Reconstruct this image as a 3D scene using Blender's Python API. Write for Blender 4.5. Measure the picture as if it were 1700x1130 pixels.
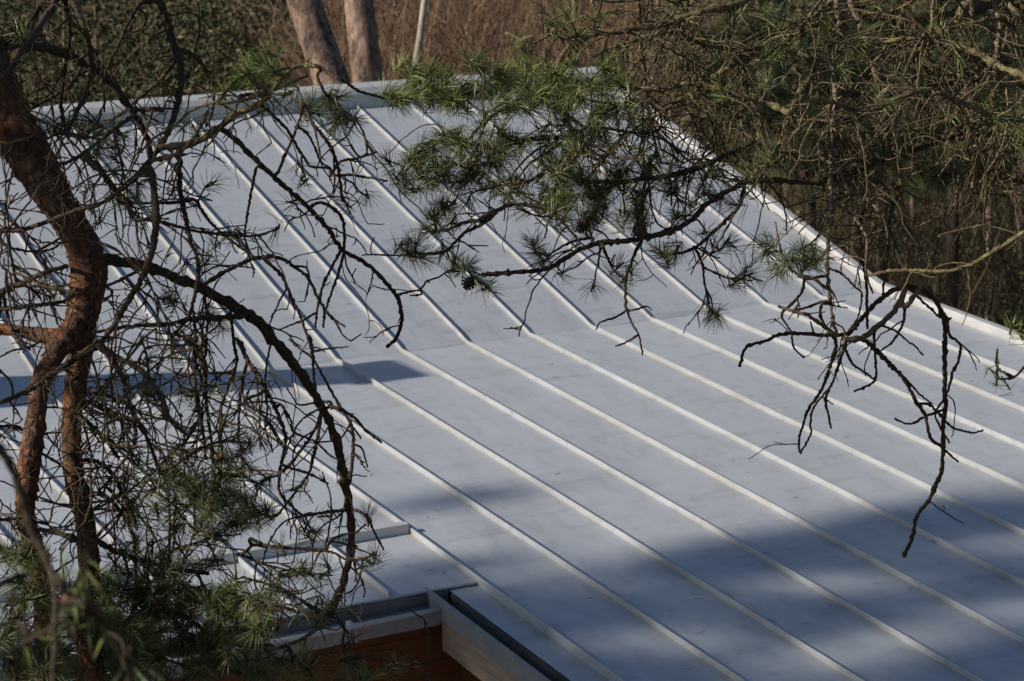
import bpy, math, random
import numpy as np
from mathutils import Vector, Matrix

for o in list(bpy.data.objects): bpy.data.objects.remove(o)
SC = bpy.context.scene
COL = SC.collection
RNG = np.random.default_rng(7)
random.seed(7)
H = 3.6                                   # height of the roof's fold above the ground

# ------------------------------------------------------------------ camera
F_PX = 3925.5; CX, CY = 850.0, 565.0       # measured on the 1700 x 1130 photograph
CAM = np.array([-6.8848, -15.8449, 3.8128 + H])
RM = np.array([[0.8821557, -0.47059649, -0.01844607],
               [0.11433184, 0.17599629, 0.97772876],
               [0.45686928, 0.86461798, -0.2090603]])
cam = bpy.data.cameras.new('camera'); camo = bpy.data.objects.new('camera', cam); COL.objects.link(camo)
m = Matrix.Identity(4)
for i in range(3):
    m[i][0] = RM[0][i]; m[i][1] = RM[1][i]; m[i][2] = -RM[2][i]; m[i][3] = CAM[i]
camo.matrix_world = m
cam.sensor_width = 36; cam.lens = 36 * F_PX / 1700
cam.clip_start = 0.1; cam.clip_end = 2000
cam.dof.use_dof = True; cam.dof.focus_distance = 6.9; cam.dof.aperture_fstop = 11.5
SC.camera = camo

# ------------------------------------------------------------------ light
SUN_EL = math.radians(29)
_az = np.array([-0.98, 0.20]); _az = _az / np.hypot(*_az)
SUN = np.array([_az[0] * math.cos(SUN_EL), _az[1] * math.cos(SUN_EL), math.sin(SUN_EL)])
world = bpy.data.worlds.new('World'); SC.world = world; world.use_nodes = True
nt = world.node_tree
sky = nt.nodes.new('ShaderNodeTexSky'); sky.sky_type = 'NISHITA'; sky.sun_disc = False
sky.dust_density = .4; sky.ozone_density = 1.6; sky.sun_elevation = SUN_EL; sky.sun_rotation = math.atan2(_az[0], _az[1])
bg = nt.nodes['Background']; bg.inputs['Strength'].default_value = 0.062
nt.links.new(sky.outputs[0], bg.inputs[0])
sl = bpy.data.lights.new('sun', 'SUN'); sl.energy = 4.7; sl.angle = math.radians(0.55); sl.color = (1, 0.905, 0.78)
so = bpy.data.objects.new('sun', sl); COL.objects.link(so); so.location = (-30, 5, 30)
so.rotation_euler = Vector(-SUN).to_track_quat('-Z', 'Y').to_euler()
SC.view_settings.view_transform = 'Standard'; SC.view_settings.look = 'None'
SC.view_settings.exposure = 0.27; SC.view_settings.gamma = 1.0

# ------------------------------------------------------------------ helpers
def at(px, py, d):
    v = RM.T @ np.array([(px - CX) / F_PX, -(py - CY) / F_PX, 1.0])
    return CAM + d * v

class MB:
    """collects faces, then becomes one mesh object"""
    def __init__(s): s.v = []; s.q = []; s.t = []; s.n = 0
    def add(s, v, quads=None, tris=None):
        v = np.asarray(v, float).reshape(-1, 3)
        if quads is not None and len(quads): s.q.append(np.asarray(quads, int).reshape(-1, 4) + s.n)
        if tris is not None and len(tris): s.t.append(np.asarray(tris, int).reshape(-1, 3) + s.n)
        s.v.append(v); s.n += len(v)
    def box(s, a, b):
        x0, y0, z0 = a; x1, y1, z1 = b
        s.add([(x0,y0,z0),(x1,y0,z0),(x1,y1,z0),(x0,y1,z0),(x0,y0,z1),(x1,y0,z1),(x1,y1,z1),(x0,y1,z1)],
              [(0,3,2,1),(4,5,6,7),(0,1,5,4),(1,2,6,5),(2,3,7,6),(3,0,4,7)])
    def hexa(s, bot, top):
        s.add(list(bot) + list(top), [(0,3,2,1),(4,5,6,7),(0,1,5,4),(1,2,6,5),(2,3,7,6),(3,0,4,7)])
    def sweep(s, prof, stations):
        """prof: (a,b) pairs, closed; stations: function list mapping (a,b) -> point"""
        n = len(prof); vs = []
        for st in stations: vs += [st(a, b) for a, b in prof]
        q = []
        for i in range(len(stations) - 1):
            for j in range(n):
                k = (j + 1) % n
                q.append((i*n+j, i*n+k, (i+1)*n+k, (i+1)*n+j))
        base = len(stations) * n
        c0 = np.mean(np.array(vs[:n]), 0); c1 = np.mean(np.array(vs[-n:]), 0)
        vs += [c0, c1]; t = []
        for j in range(n):
            k = (j + 1) % n
            t.append((base, k, j)); t.append((base + 1, (len(stations)-1)*n + j, (len(stations)-1)*n + k))
        s.add(vs, q, t)
    def tube(s, P, r, sides=6, jit=0.0, rng=None):
        P = np.asarray(P, float); r = np.broadcast_to(np.asarray(r, float), (len(P),)).copy()
        n = len(P)
        if n < 2: return
        T = np.gradient(P, axis=0); T /= np.linalg.norm(T, axis=1)[:, None] + 1e-12
        u = np.cross(T[0], [0.31, 0.2, 0.93]); u /= np.linalg.norm(u) + 1e-12
        U = np.empty_like(P)
        for i in range(n):
            u = u - T[i] * (u @ T[i]); u /= np.linalg.norm(u) + 1e-12; U[i] = u
        Vv = np.cross(T, U)
        ang = np.arange(sides) / sides * 2 * math.pi
        rr = np.repeat(r[:, None], sides, 1)
        if jit: rr = rr * (1 + (rng or RNG).normal(0, jit, rr.shape))
        V = P[:, None, :] + rr[..., None] * (np.cos(ang)[None, :, None] * U[:, None, :] + np.sin(ang)[None, :, None] * Vv[:, None, :])
        idx = np.arange(n * sides).reshape(n, sides); nx = np.roll(idx, -1, 1)
        q = np.stack([idx[:-1], nx[:-1], nx[1:], idx[1:]], -1).reshape(-1, 4)
        vs = np.vstack([V.reshape(-1, 3), P[0] - T[0] * r[0] * .5, P[-1] + T[-1] * r[-1] * .6])
        b = n * sides
        t = np.vstack([np.stack([np.full(sides, b), nx[0], idx[0]], 1), np.stack([np.full(sides, b + 1), idx[-1], nx[-1]], 1)])
        s.add(vs, q, t)
    def needles(s, O, D, L, w):
        """three-sided slim pyramids"""
        n = len(O)
        if n == 0: return
        D = D / (np.linalg.norm(D, axis=1)[:, None] + 1e-9)
        A = np.cross(D, RNG.normal(size=(n, 3))); A /= np.linalg.norm(A, axis=1)[:, None] + 1e-9
        B = np.cross(D, A)
        w = np.broadcast_to(w, (n,))[:, None]; L = np.broadcast_to(L, (n,))[:, None]
        v = np.stack([O + A * w, O - A * w * .5 + B * w * .87, O - A * w * .5 - B * w * .87,
                      O + D * L * .6 + A * w * .9, O + D * L * .6 - A * w * .45 + B * w * .78, O + D * L * .6 - A * w * .45 - B * w * .78,
                      O + D * L - np.array([0, 0, 1.]) * L * .04], 1).reshape(-1, 3)
        k = np.arange(n)[:, None, None] * 7
        q = np.array([[0,1,4,3],[1,2,5,4],[2,0,3,5]])[None] + k
        t = np.array([[3,4,6],[4,5,6],[5,3,6]])[None] + k
        s.add(v, q.reshape(-1, 4), t.reshape(-1, 3))
    def mesh(s, name, smooth=False):
        me = bpy.data.meshes.new(name)
        if not s.v: return me
        V = np.vstack(s.v)
        Q = np.vstack(s.q) if s.q else np.zeros((0, 4), int); T = np.vstack(s.t) if s.t else np.zeros((0, 3), int)
        me.vertices.add(len(V)); me.vertices.foreach_set('co', V.astype(np.float32).ravel())
        loops = np.concatenate([Q.ravel(), T.ravel()]).astype(np.int32)
        tot = np.concatenate([np.full(len(Q), 4), np.full(len(T), 3)]).astype(np.int32)
        st = np.concatenate([[0], np.cumsum(tot)[:-1]]).astype(np.int32)
        me.loops.add(len(loops)); me.loops.foreach_set('vertex_index', loops)
        me.polygons.add(len(tot)); me.polygons.foreach_set('loop_start', st)
        me.polygons.foreach_set('use_smooth', np.full(len(tot), smooth))
        me.update(calc_edges=True); me.validate()
        return me
    def build(s, name, mat, parent=None, smooth=False):
        me = s.mesh(name, smooth); me.materials.append(mat)
        o = bpy.data.objects.new(name, me); COL.objects.link(o)
        if parent is not None: setparent(o, parent)
        return o

def setparent(o, p):
    o.parent = p
    t = p.location                        # every object's location is its world position
    o.matrix_parent_inverse = Matrix.Translation(-t)
def empty(name, loc):
    o = bpy.data.objects.new(name, None); COL.objects.link(o); o.location = loc; o.empty_display_size = .3; return o
def tag(o, label=None, cat=None, group=None, kind=None):
    if label: o['label'] = label
    if cat: o['category'] = cat
    if group: o['group'] = group
    if kind: o['kind'] = kind
    return o

# ------------------------------------------------------------------ materials
def mat(name, build, rough=.8, metal=0.0, spec=.3):
    M_ = bpy.data.materials.new(name); M_.use_nodes = True
    n = M_.node_tree.nodes; l = M_.node_tree.links; b = n['Principled BSDF']
    b.inputs['Roughness'].default_value = rough; b.inputs['Metallic'].default_value = metal
    b.inputs['Specular IOR Level'].default_value = spec
    build(n, l, b); return M_
def noise(n, l, scale, detail=4, rough=.55, vec=None, stretch=None):
    t = n.new('ShaderNodeTexNoise'); t.inputs['Scale'].default_value = scale
    t.inputs['Detail'].default_value = detail; t.inputs['Roughness'].default_value = rough
    if vec is None:
        g = n.new('ShaderNodeNewGeometry'); vec = g.outputs['Position']
    if stretch:
        mp = n.new('ShaderNodeMapping'); mp.inputs['Scale'].default_value = stretch
        l.new(vec, mp.inputs[0]); vec = mp.outputs[0]
    l.new(vec, t.inputs['Vector']); return t.outputs['Fac']
def ramp(n, l, fac, stops):
    r = n.new('ShaderNodeValToRGB'); e = r.color_ramp.elements
    while len(e) < len(stops): e.new(.5)
    for i, (p, c) in enumerate(stops):
        e[i].position = p; e[i].color = (*c, 1)
    l.new(fac, r.inputs[0]); return r.outputs[0]
def mix(n, l, fac, a, b, mode='MIX'):
    x = n.new('ShaderNodeMix'); x.data_type = 'RGBA'; x.blend_type = mode
    if isinstance(fac, (int, float)): x.inputs[0].default_value = fac
    else: l.new(fac, x.inputs[0])
    for sck, v in ((x.inputs[6], a), (x.inputs[7], b)):
        if isinstance(v, tuple): sck.default_value = (*v, 1)
        else: l.new(v, sck)
    return x.outputs[2]
def bump(n, l, b, h, dist, strength=1.0):
    x = n.new('ShaderNodeBump'); x.inputs['Distance'].default_value = dist; x.inputs['Strength'].default_value = strength
    l.new(h, x.inputs['Height']); l.new(x.outputs[0], b.inputs['Normal'])

def m_roof(n, l, b):
    a = noise(n, l, 2.2, 6, .6, stretch=(1, .35, 1)); c = noise(n, l, 9, 5, .65, stretch=(1, .4, 1)); d = noise(n, l, 60, 3, .6)
    base = ramp(n, l, a, [(.3, (.41, .445, .495)), (.7, (.455, .485, .53))])
    st = ramp(n, l, c, [(.36, (.78, .775, .76)), (.52, (1, 1, 1)), (1, (1, 1, 1))])
    col = mix(n, l, .55, base, mix(n, l, 1.0, base, st, 'MULTIPLY'))
    sp = ramp(n, l, d, [(.24, (.55, .53, .5)), (.29, (1, 1, 1))])
    col = mix(n, l, .5, col, mix(n, l, 1.0, col, sp, 'MULTIPLY'))
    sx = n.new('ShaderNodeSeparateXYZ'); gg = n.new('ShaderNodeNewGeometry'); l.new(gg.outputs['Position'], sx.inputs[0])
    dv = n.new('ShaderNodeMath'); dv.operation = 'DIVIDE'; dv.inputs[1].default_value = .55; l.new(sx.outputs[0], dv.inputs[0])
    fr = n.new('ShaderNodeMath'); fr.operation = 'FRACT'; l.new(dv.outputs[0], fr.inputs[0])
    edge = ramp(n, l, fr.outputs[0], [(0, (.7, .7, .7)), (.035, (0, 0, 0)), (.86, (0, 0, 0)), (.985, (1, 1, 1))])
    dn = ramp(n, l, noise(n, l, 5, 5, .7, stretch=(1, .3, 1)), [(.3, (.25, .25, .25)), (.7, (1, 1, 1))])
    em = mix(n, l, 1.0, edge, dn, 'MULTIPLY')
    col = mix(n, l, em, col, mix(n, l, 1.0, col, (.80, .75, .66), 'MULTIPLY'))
    run = ramp(n, l, noise(n, l, 7, 4, .65, stretch=(.22, 1.6, 1)), [(.56, (1, 1, 1)), (.68, (.84, .84, .86))])
    l.new(mix(n, l, 1.0, col, run, 'MULTIPLY'), b.inputs['Base Color'])
    r = ramp(n, l, c, [(.3, (.5, .5, .5)), (.7, (.38, .38, .38))]); l.new(r, b.inputs['Roughness'])
    bump(n, l, b, noise(n, l, 3.5, 2, .5, stretch=(1, .5, 1)), .012, .35)
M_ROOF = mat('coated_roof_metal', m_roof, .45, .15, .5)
def m_flash(n, l, b):
    a = noise(n, l, 5, 5, .6)
    l.new(ramp(n, l, a, [(.3, (.40, .41, .42)), (.7, (.5, .5, .5))]), b.inputs['Base Color'])
M_FLASH = mat('flashing_metal', m_flash, .42, .15, .5)
def m_zinc(n, l, b):
    a = noise(n, l, 8, 5, .65); l.new(ramp(n, l, a, [(.3, (.20, .215, .23)), (.7, (.30, .31, .32))]), b.inputs['Base Color'])
M_ZINC = mat('weathered_zinc', m_zinc, .5, .15, .5)
def m_dark(n, l, b):
    a = noise(n, l, 7, 4); l.new(ramp(n, l, a, [(.3, (.10, .10, .10)), (.7, (.16, .16, .155))]), b.inputs['Base Color'])
M_DARK = mat('weathered_gutter_metal', m_dark, .6, .1)
def m_wood(n, l, b, c0, c1):
    a = noise(n, l, 6, 6, .7, stretch=(1, .25, 9)); g = noise(n, l, 30, 4, .6, stretch=(1, .1, 10))
    l.new(mix(n, l, .5, ramp(n, l, a, [(.3, c0), (.7, c1)]), ramp(n, l, g, [(.3, c0), (.6, c1)])), b.inputs['Base Color'])
    bump(n, l, b, g, .004, .5)
M_FASCIA = mat('weathered_fascia_wood', lambda n, l, b: m_wood(n, l, b, (.15, .085, .05), (.46, .36, .28)), .8)
M_ORANGE = mat('orange_stained_boards', lambda n, l, b: m_wood(n, l, b, (.085, .028, .010), (.17, .062, .022)), .6)
def m_brick(n, l, b):
    t = n.new('ShaderNodeTexCoord'); a = noise(n, l, 14, 4); l.new(ramp(n, l, a, [(.3, (.22, .09, .06)), (.7, (.34, .15, .10))]), b.inputs['Base Color'])
M_BRICK = mat('chimney_brick', m_brick, .9)

def m_twig(n, l, b, dark, light, lich, amount):
    a = noise(n, l, 55, 5, .7); c = noise(n, l, 240, 4, .7); d = noise(n, l, 18, 3, .6)
    base = mix(n, l, ramp(n, l, noise(n, l, 150, 4, .75), [(.38, (0, 0, 0)), (.62, (1, 1, 1))]), dark, light)
    k = ramp(n, l, mix(n, l, .4, a, d), [(amount, (0, 0, 0)), (amount + .09, (1, 1, 1))])
    l.new(mix(n, l, k, base, lich), b.inputs['Base Color'])
    bump(n, l, b, c, .0025, 1)
M_TWIG = mat('dark_pine_twig', lambda n, l, b: m_twig(n, l, b, (.022, .016, .012), (.085, .062, .042), (.13, .115, .06), .61), .9, 0, .2)
M_LICH = mat('lichen_pine_limb', lambda n, l, b: m_twig(n, l, b, (.055, .04, .025), (.17, .125, .075), (.22, .195, .095), .5), .9, 0, .2)
M_DEAD = mat('pale_dead_twig', lambda n, l, b: m_twig(n, l, b, (.05, .036, .025), (.27, .205, .135), (.27, .24, .14), .54), .9, 0, .2)
M_OLIVE = mat('olive_fine_twig', lambda n, l, b: m_twig(n, l, b, (.03, .023, .015), (.12, .09, .052), (.17, .155, .065), .55), .9, 0, .2)
def m_trunk(n, l, b):
    g = n.new('ShaderNodeNewGeometry')
    mp = n.new('ShaderNodeMapping'); mp.inputs['Scale'].default_value = (1, 1, .55); l.new(g.outputs['Position'], mp.inputs[0])
    nz = n.new('ShaderNodeTexNoise'); nz.inputs['Scale'].default_value = 22; nz.inputs['Detail'].default_value = 4; l.new(mp.outputs[0], nz.inputs[0])
    w = mix(n, l, .11, mp.outputs[0], nz.outputs['Color'], 'ADD')
    v = n.new('ShaderNodeTexVoronoi'); v.feature = 'DISTANCE_TO_EDGE'; v.inputs['Scale'].default_value = 34; l.new(w, v.inputs[0])
    v2 = n.new('ShaderNodeTexVoronoi'); v2.inputs['Scale'].default_value = 34; l.new(w, v2.inputs[0])
    sep = n.new('ShaderNodeSeparateColor'); l.new(v2.outputs['Color'], sep.inputs[0])
    col = ramp(n, l, sep.outputs[0], [(0, (.075, .038, .025)), (.45, (.14, .062, .034)), (.8, (.23, .10, .045)), (1, (.36, .19, .10))])
    fn = noise(n, l, 90, 6, .75); big = noise(n, l, 7, 4, .6)
    col = mix(n, l, 1.0, col, ramp(n, l, fn, [(.3, (.4, .38, .36)), (.7, (1.4, 1.3, 1.2))]), 'MULTIPLY')
    col = mix(n, l, ramp(n, l, big, [(.42, (0, 0, 0)), (.6, (.8, .8, .8))]), col, ramp(n, l, fn, [(.3, (.05, .035, .028)), (.7, (.15, .10, .07))]))
    e = ramp(n, l, v.outputs['Distance'], [(0, (.45, .45, .45)), (.07, (1, 1, 1))])
    l.new(mix(n, l, e, (.03, .018, .012), col), b.inputs['Base Color'])
    ad = n.new('ShaderNodeMath'); ad.operation = 'MULTIPLY_ADD'; ad.inputs[1].default_value = .8
    l.new(fn, ad.inputs[0]); l.new(e, ad.inputs[2]); bump(n, l, b, ad.outputs[0], .008, 1)
M_TRUNK = mat('flaking_orange_pine_bark', m_trunk, .85, 0, .25)
def m_flake(n, l, b):
    g = n.new('ShaderNodeNewGeometry')
    l.new(ramp(n, l, g.outputs['Random Per Island'], [(0, (.06, .032, .022)), (.6, (.15, .068, .036)), (1, (.26, .13, .065))]), b.inputs['Base Color'])
M_FLAKE = mat('bark_flake', m_flake, .7)
def m_needle(n, l, b, a, c, d):
    g = n.new('ShaderNodeNewGeometry')
    l.new(ramp(n, l, g.outputs['Random Per Island'], [(0, a), (.55, c), (.93, d), (1, (.22, .15, .05))]), b.inputs['Base Color'])
M_NEEDLE = mat('pine_needle', lambda n, l, b: m_needle(n, l, b, (.045, .062, .024), (.092, .115, .042), (.17, .185, .065)), .45, 0, .4)
M_NEEDLEY = mat('young_pine_needle', lambda n, l, b: m_needle(n, l, b, (.07, .11, .025), (.15, .19, .05), (.25, .26, .08)), .45, 0, .4)  # lighter yellow-green copy, sunlight put into the colour of the bright tufts
M_CONE = mat('pine_cone', lambda n, l, b: m_twig(n, l, b, (.035, .022, .014), (.10, .065, .04), (.12, .08, .05), .6), .85)
M_BUD = mat('brown_bud', lambda n, l, b: m_twig(n, l, b, (.20, .09, .045), (.38, .2, .1), (.4, .25, .14), .6), .8)
def m_ground(n, l, b):
    a = noise(n, l, .35, 6, .6); c = noise(n, l, 3.5, 6, .7)
    g = ramp(n, l, a, [(.35, (.09, .062, .034)), (.5, (.13, .095, .05)), (.62, (.055, .068, .022))])
    l.new(mix(n, l, .6, g, mix(n, l, 1.0, g, ramp(n, l, c, [(.3, (.4, .4, .4)), (.7, (1.7, 1.6, 1.4))]), 'MULTIPLY')), b.inputs['Base Color'])
    bump(n, l, b, c, .2, .8)
M_GROUND = mat('leaf_litter_ground', m_ground, .95)
def m_island(n, l, b, stops):
    g = n.new('ShaderNodeNewGeometry')
    l.new(ramp(n, l, g.outputs['Random Per Island'], stops), b.inputs['Base Color'])
def m_shrub(n, l, b):
    g = n.new('ShaderNodeNewGeometry'); i = g.outputs['Random Per Island']
    a = ramp(n, l, i, [(0, (.015, .026, .008)), (.5, (.036, .05, .014)), (.85, (.06, .07, .022)), (1, (.11, .105, .04))])
    c = ramp(n, l, i, [(0, (.045, .034, .018)), (.5, (.085, .067, .034)), (1, (.16, .12, .065))])
    l.new(mix(n, l, ramp(n, l, noise(n, l, .28, 4, .6), [(.46, (0, 0, 0)), (.58, (1, 1, 1))]), a, c), b.inputs['Base Color'])
M_SHRUB = mat('undergrowth_leaf', m_shrub, .7)
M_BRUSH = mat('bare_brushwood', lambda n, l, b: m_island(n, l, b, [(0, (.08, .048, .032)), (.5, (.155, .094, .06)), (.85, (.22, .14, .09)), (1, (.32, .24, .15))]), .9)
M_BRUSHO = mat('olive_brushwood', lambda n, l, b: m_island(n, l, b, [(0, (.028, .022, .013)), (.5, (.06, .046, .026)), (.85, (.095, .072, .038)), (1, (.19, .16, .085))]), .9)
def m_bark(n, l, b, c0, c1, c2):
    a = noise(n, l, 3.2, 5, .6, stretch=(1, 1, .6)); c = noise(n, l, 14, 5, .75, stretch=(1, 1, .45))
    l.new(mix(n, l, .5, ramp(n, l, a, [(.4, c0), (.5, c1), (.62, c2)]), ramp(n, l, c, [(.42, c0), (.6, c2)])), b.inputs['Base Color'])
    bump(n, l, b, c, .03, .8)
M_BIGBARK = mat('grey_brown_pine_bark', lambda n, l, b: m_bark(n, l, b, (.035, .027, .026), (.16, .095, .07), (.38, .27, .21)), .9)
M_DARKBARK = mat('dark_conifer_bark', lambda n, l, b: m_bark(n, l, b, (.03, .022, .016), (.06, .045, .032), (.09, .07, .05)), .9)
M_PALE = mat('pale_birch_bark', lambda n, l, b: m_bark(n, l, b, (.2, .17, .13), (.36, .32, .26), (.46, .43, .37)), .8)
M_THIN = mat('olive_thin_bark', lambda n, l, b: m_bark(n, l, b, (.09, .07, .035), (.17, .14, .065), (.25, .20, .10)), .9)

# ------------------------------------------------------------------ ground
g = MB(); S = 500; N = 60
xs = np.sinh(np.linspace(-4, 4, N)) / np.sinh(4) * S
X, Y = np.meshgrid(xs, xs, indexing='ij')
Z = .25 * np.sin(X * .09 + 1) * np.cos(Y * .07) * np.clip((np.hypot(X, Y) - 14) / 20, 0, 1)
idx = np.arange(N * N).reshape(N, N)
g.add(np.stack([X, Y, Z], -1).reshape(-1, 3), np.stack([idx[:-1, :-1], idx[1:, :-1], idx[1:, 1:], idx[:-1, 1:]], -1).reshape(-1, 4))
tag(g.build('ground', M_GROUND, smooth=True), kind='structure', label='brown leaf litter and grass on the forest floor')

# ------------------------------------------------------------------ house
T1, T2 = math.tan(math.radians(17)), math.tan(math.radians(4))
W = 0.55; YT, YE = 4.40, -4.44; XL, XR = -13 * W, 5.0; YB = -9.2
def zr(y): return H + (y * T1 if y > 0 else y * T2)
house = empty('house', (0, 0, 0))
tag(house, 'house with pale grey standing seam metal roof behind the pine branches', 'house')

deck = MB()
def slab(x0, x1, y0, y1, off, th):
    deck.hexa([(x0,y0,zr(y0)-off-th),(x1,y0,zr(y0)-off-th),(x1,y1,zr(y1)-off-th),(x0,y1,zr(y1)-off-th)],
              [(x0,y0,zr(y0)-off),(x1,y0,zr(y0)-off),(x1,y1,zr(y1)-off),(x0,y1,zr(y1)-off)])
slab(XL, XR, 0.001, YT + .3, .012, .16); slab(XL, XR, YE + .03, -.001, .012, .12); slab(-1.27, XR, YB + .03, YE + .02, .03, .10)
roof = deck.build('roof', M_DARK, house)

def panel(x0, x1, ya, yb, lift, name='roof_panel', nx=4, ny=14):
    p = MB(); V = []
    us = np.linspace(x0, x1, nx + 1); vs = np.linspace(ya, yb, ny + 1)
    ph = RNG.uniform(0, 6.28, 4)
    for v in vs:
        for u in us:
            e = math.sin(math.pi * (u - x0) / (x1 - x0))
            dz = e * (.0022 * math.sin(v * 2.3 + ph[0]) + .0015 * math.sin(v * 5.1 + ph[1])) 
            V.append((u, v, zr(v) + lift + dz))
    a = nx + 1; q = []
    for j in range(ny):
        for i in range(nx): q.append((j*a+i, j*a+i+1, (j+1)*a+i+1, (j+1)*a+i))
    if yb < ya: q = [t[::-1] for t in q]
    p.add(V, q)
    for (i0, i1) in ((0, nx), ):                       # folded drip edges at both ends
        for j in (0, ny):
            r0 = [V[j*a+i] for i in range(a)]
            p.add(r0 + [(x, y, z - .012) for x, y, z in r0], [(i, i+1, a+i+1, a+i) for i in range(nx)])
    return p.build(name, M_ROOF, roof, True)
ks = list(range(-13, 9))
for k in ks:
    x0, x1 = k * W, min((k + 1) * W, XR - .005)
    panel(x0, x1, .0, YT, .001)
    if k < -2: panel(x0, x1, 0, YE, 0)
    else: panel(x0, x1, 0, YB, 0, ny=24)
panel(-1.285, -1.1, YE + .02, YB, -.022, ny=16)

SH, SWD = .033, .0065
def seam(x, ye):
    s = MB()
    lo_ = -.035 if abs(x + 2 * W) < .01 else -.01
    prof = [(-SWD*.8, lo_), (-SWD, SH - .004), (-SWD*.6, SH), (SWD*.6, SH), (SWD, SH - .004), (SWD*.8, lo_)]
    ys = [YT] + list(np.linspace(3.6, .35, 5)) + [.12, .04, 0, -.04, -.12] + list(np.linspace(-.5, ye, 8))
    wob = RNG.normal(0, .0012, len(ys))
    st = [(lambda a, b, y=y, w=w: (x + a + w, y, zr(y) + b - (.006 if abs(y) < .05 else 0))) for y, w in zip(ys, wob)]
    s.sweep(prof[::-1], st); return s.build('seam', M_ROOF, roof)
for k in range(-12, 9): seam(k * W, YE + .01 if k < -2 else YB)

# little clip scars on seam ends of the extension
v = MB()
prof = [(-.03, -.16), (-.03, .055), (-.02, .068), (.045, .068), (.055, .055), (.055, -.22), (.05, -.22), (.05, -.16)]
ys = [YT + .3, 2.2, .12, 0, -.12, -3, YB]
v.sweep(prof[::-1], [(lambda a, b, y=y: (XR + a, y, zr(y) + b)) for y in ys])
v.build('verge_flashing', M_FLASH, roof)
nseg = 6; xr = np.linspace(XL, XR + .05, nseg + 1)
for i in range(nseg):
    c = MB(); zt = zr(YT); e = .0 if i % 2 else .006
    prof = [(4.385, -.01), (4.392, .118 + e), (4.44 , .165 + e), (4.50, .175 + e), (4.78, .178 + e), (4.80, .16), (4.80, -.2), (4.6, -.2), (4.6, -.01)]
    c.sweep(prof, [(lambda a, b, x=x: (x, a, zt + b)) for x in (xr[i] + (.0 if i % 2 else -.03), xr[i + 1] + (0 if i % 2 else .03))])
    c.build('ridge_cap', M_FLASH, roof)
for k in range(-13, -2):                                # snow guards between the seams
    s = MB(); x0, x1 = k * W + .012, (k + 1) * W - .012; y = -3.56 - (.0 if k % 2 else .012)
    prof = [(0, .002), (0, .058), (.055, .062), (.055, .056), (.006, .052), (.006, .002)]
    s.sweep(prof[::-1], [(lambda a, b, x=x: (x, y + a, zr(y) + b)) for x in (x0, x1)])
    s.box((x0, y + .006, zr(y) + .001), (x0 + .004, y + .055, zr(y) + .054)); s.box((x1 - .004, y + .006, zr(y) + .001), (x1, y + .055, zr(y) + .054))
    s.build('snow_guard', M_FLASH, roof)

# eave of the left part: metal fascia, gutter, boards
f = MB(); f.box((XL, -4.452, zr(YE) - .20), (-1.30, -4.43, zr(YE) - .016)); f.build('eave_fascia', M_DARK, house)
gz = H - .375
gut = MB()
prof = [(-4.60, 0), (-4.60, -.085), (-4.59, -.09), (-4.455, -.09), (-4.455, -.02), (-4.460, -.02), (-4.460, -.083), (-4.594, -.083), (-4.594, 0)]
gut.sweep(prof, [(lambda a, b, x=x: (x, a, gz + b - (-1.43 - x) * .012)) for x in (XL, -4, -1.425)])
go = gut.build('gutter', M_ZINC, house)
bd = MB(); bd.tube([(x, -4.606, gz + .004 - (-1.43 - x) * .012) for x in np.linspace(XL, -1.432, 8)], .017, 10); bd.build('gutter_bead', M_FLASH, go, True)
for x in (-1.95, -3.0, -4.1, -5.2):
    s = MB(); s.box((x, -4.609, gz - .096), (x + .022, -4.5, gz - .0)); s.build('gutter_bracket', M_ZINC, go)
# side of the extension: flashing, gap, wooden fascia
def strip(name, x0, x1, y0, y1, t, bt, mt, parent=house):
    s = MB(); s.hexa([(x0,y1,zr(y1)+bt),(x1,y1,zr(y1)+bt),(x1,y0,zr(y0)+bt),(x0,y0,zr(y0)+bt)],
                     [(x0,y1,zr(y1)+t),(x1,y1,zr(y1)+t),(x1,y0,zr(y0)+t),(x0,y0,zr(y0)+t)]); return s.build(name, mt, parent)
strip('side_flashing', -1.425, -1.404, -4.40, YB, .004, -.112, M_ZINC)
strip('side_gutter_floor', -1.404, -1.285, -4.40, YB, -.13, -.15, M_DARK)
strip('side_gutter_wall', -1.287, -1.275, -4.46, YB, -.034, -.15, M_DARK)
strip('fascia_board', -1.418, -1.378, -4.605, YB, -.113, -.285, M_FASCIA)
# walls of boards
def wall(x0, y0, x1, y1, z0, z1f, bw=.16):
    w = empty('wall', ((x0 + x1) / 2, (y0 + y1) / 2, 0)); setparent(w, house)
    dx, dy = x1 - x0, y1 - y0; L = math.hypot(dx, dy); nx_, ny_ = dy / L, -dx / L
    z = z0
    while z < z1f - .02:
        zt = min(z + bw - .008, z1f); e = RNG.uniform(.028, .034); i = .035
        s = MB(); s.hexa([(x0 + nx_*e, y0 + ny_*e, z), (x1 + nx_*e, y1 + ny_*e, z), (x1, y1, z), (x0, y0, z)],
                         [(x0 + nx_*(e-.01), y0 + ny_*(e-.01), zt), (x1 + nx_*(e-.01), y1 + ny_*(e-.01), zt), (x1, y1, zt), (x0, y0, zt)])
        s.build('board', M_ORANGE, w); z += bw
    s = MB(); s.hexa([(x0, y0, z0), (x1, y1, z0), (x1 - nx_*.1, y1 - ny_*.1, z0), (x0 - nx_*.1, y0 - ny_*.1, z0)],
                     [(x0, y0, z1f), (x1, y1, z1f), (x1 - nx_*.1, y1 - ny_*.1, z1f), (x0 - nx_*.1, y0 - ny_*.1, z1f)])
    s.build('sheathing', M_DARK, w)
wall(XL + .3, -4.42, -1.2, -4.42, 0, H - .48)
wall(-1.2, -4.40, -1.2, YB + .4, 0, H - .75)
wall(XR - .25, YB + .4, XR - .25, 4.4, 0, H - .85)
wall(XR - .25, 4.4, XL + .3, 4.4, 0, H + 1.1)
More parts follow.
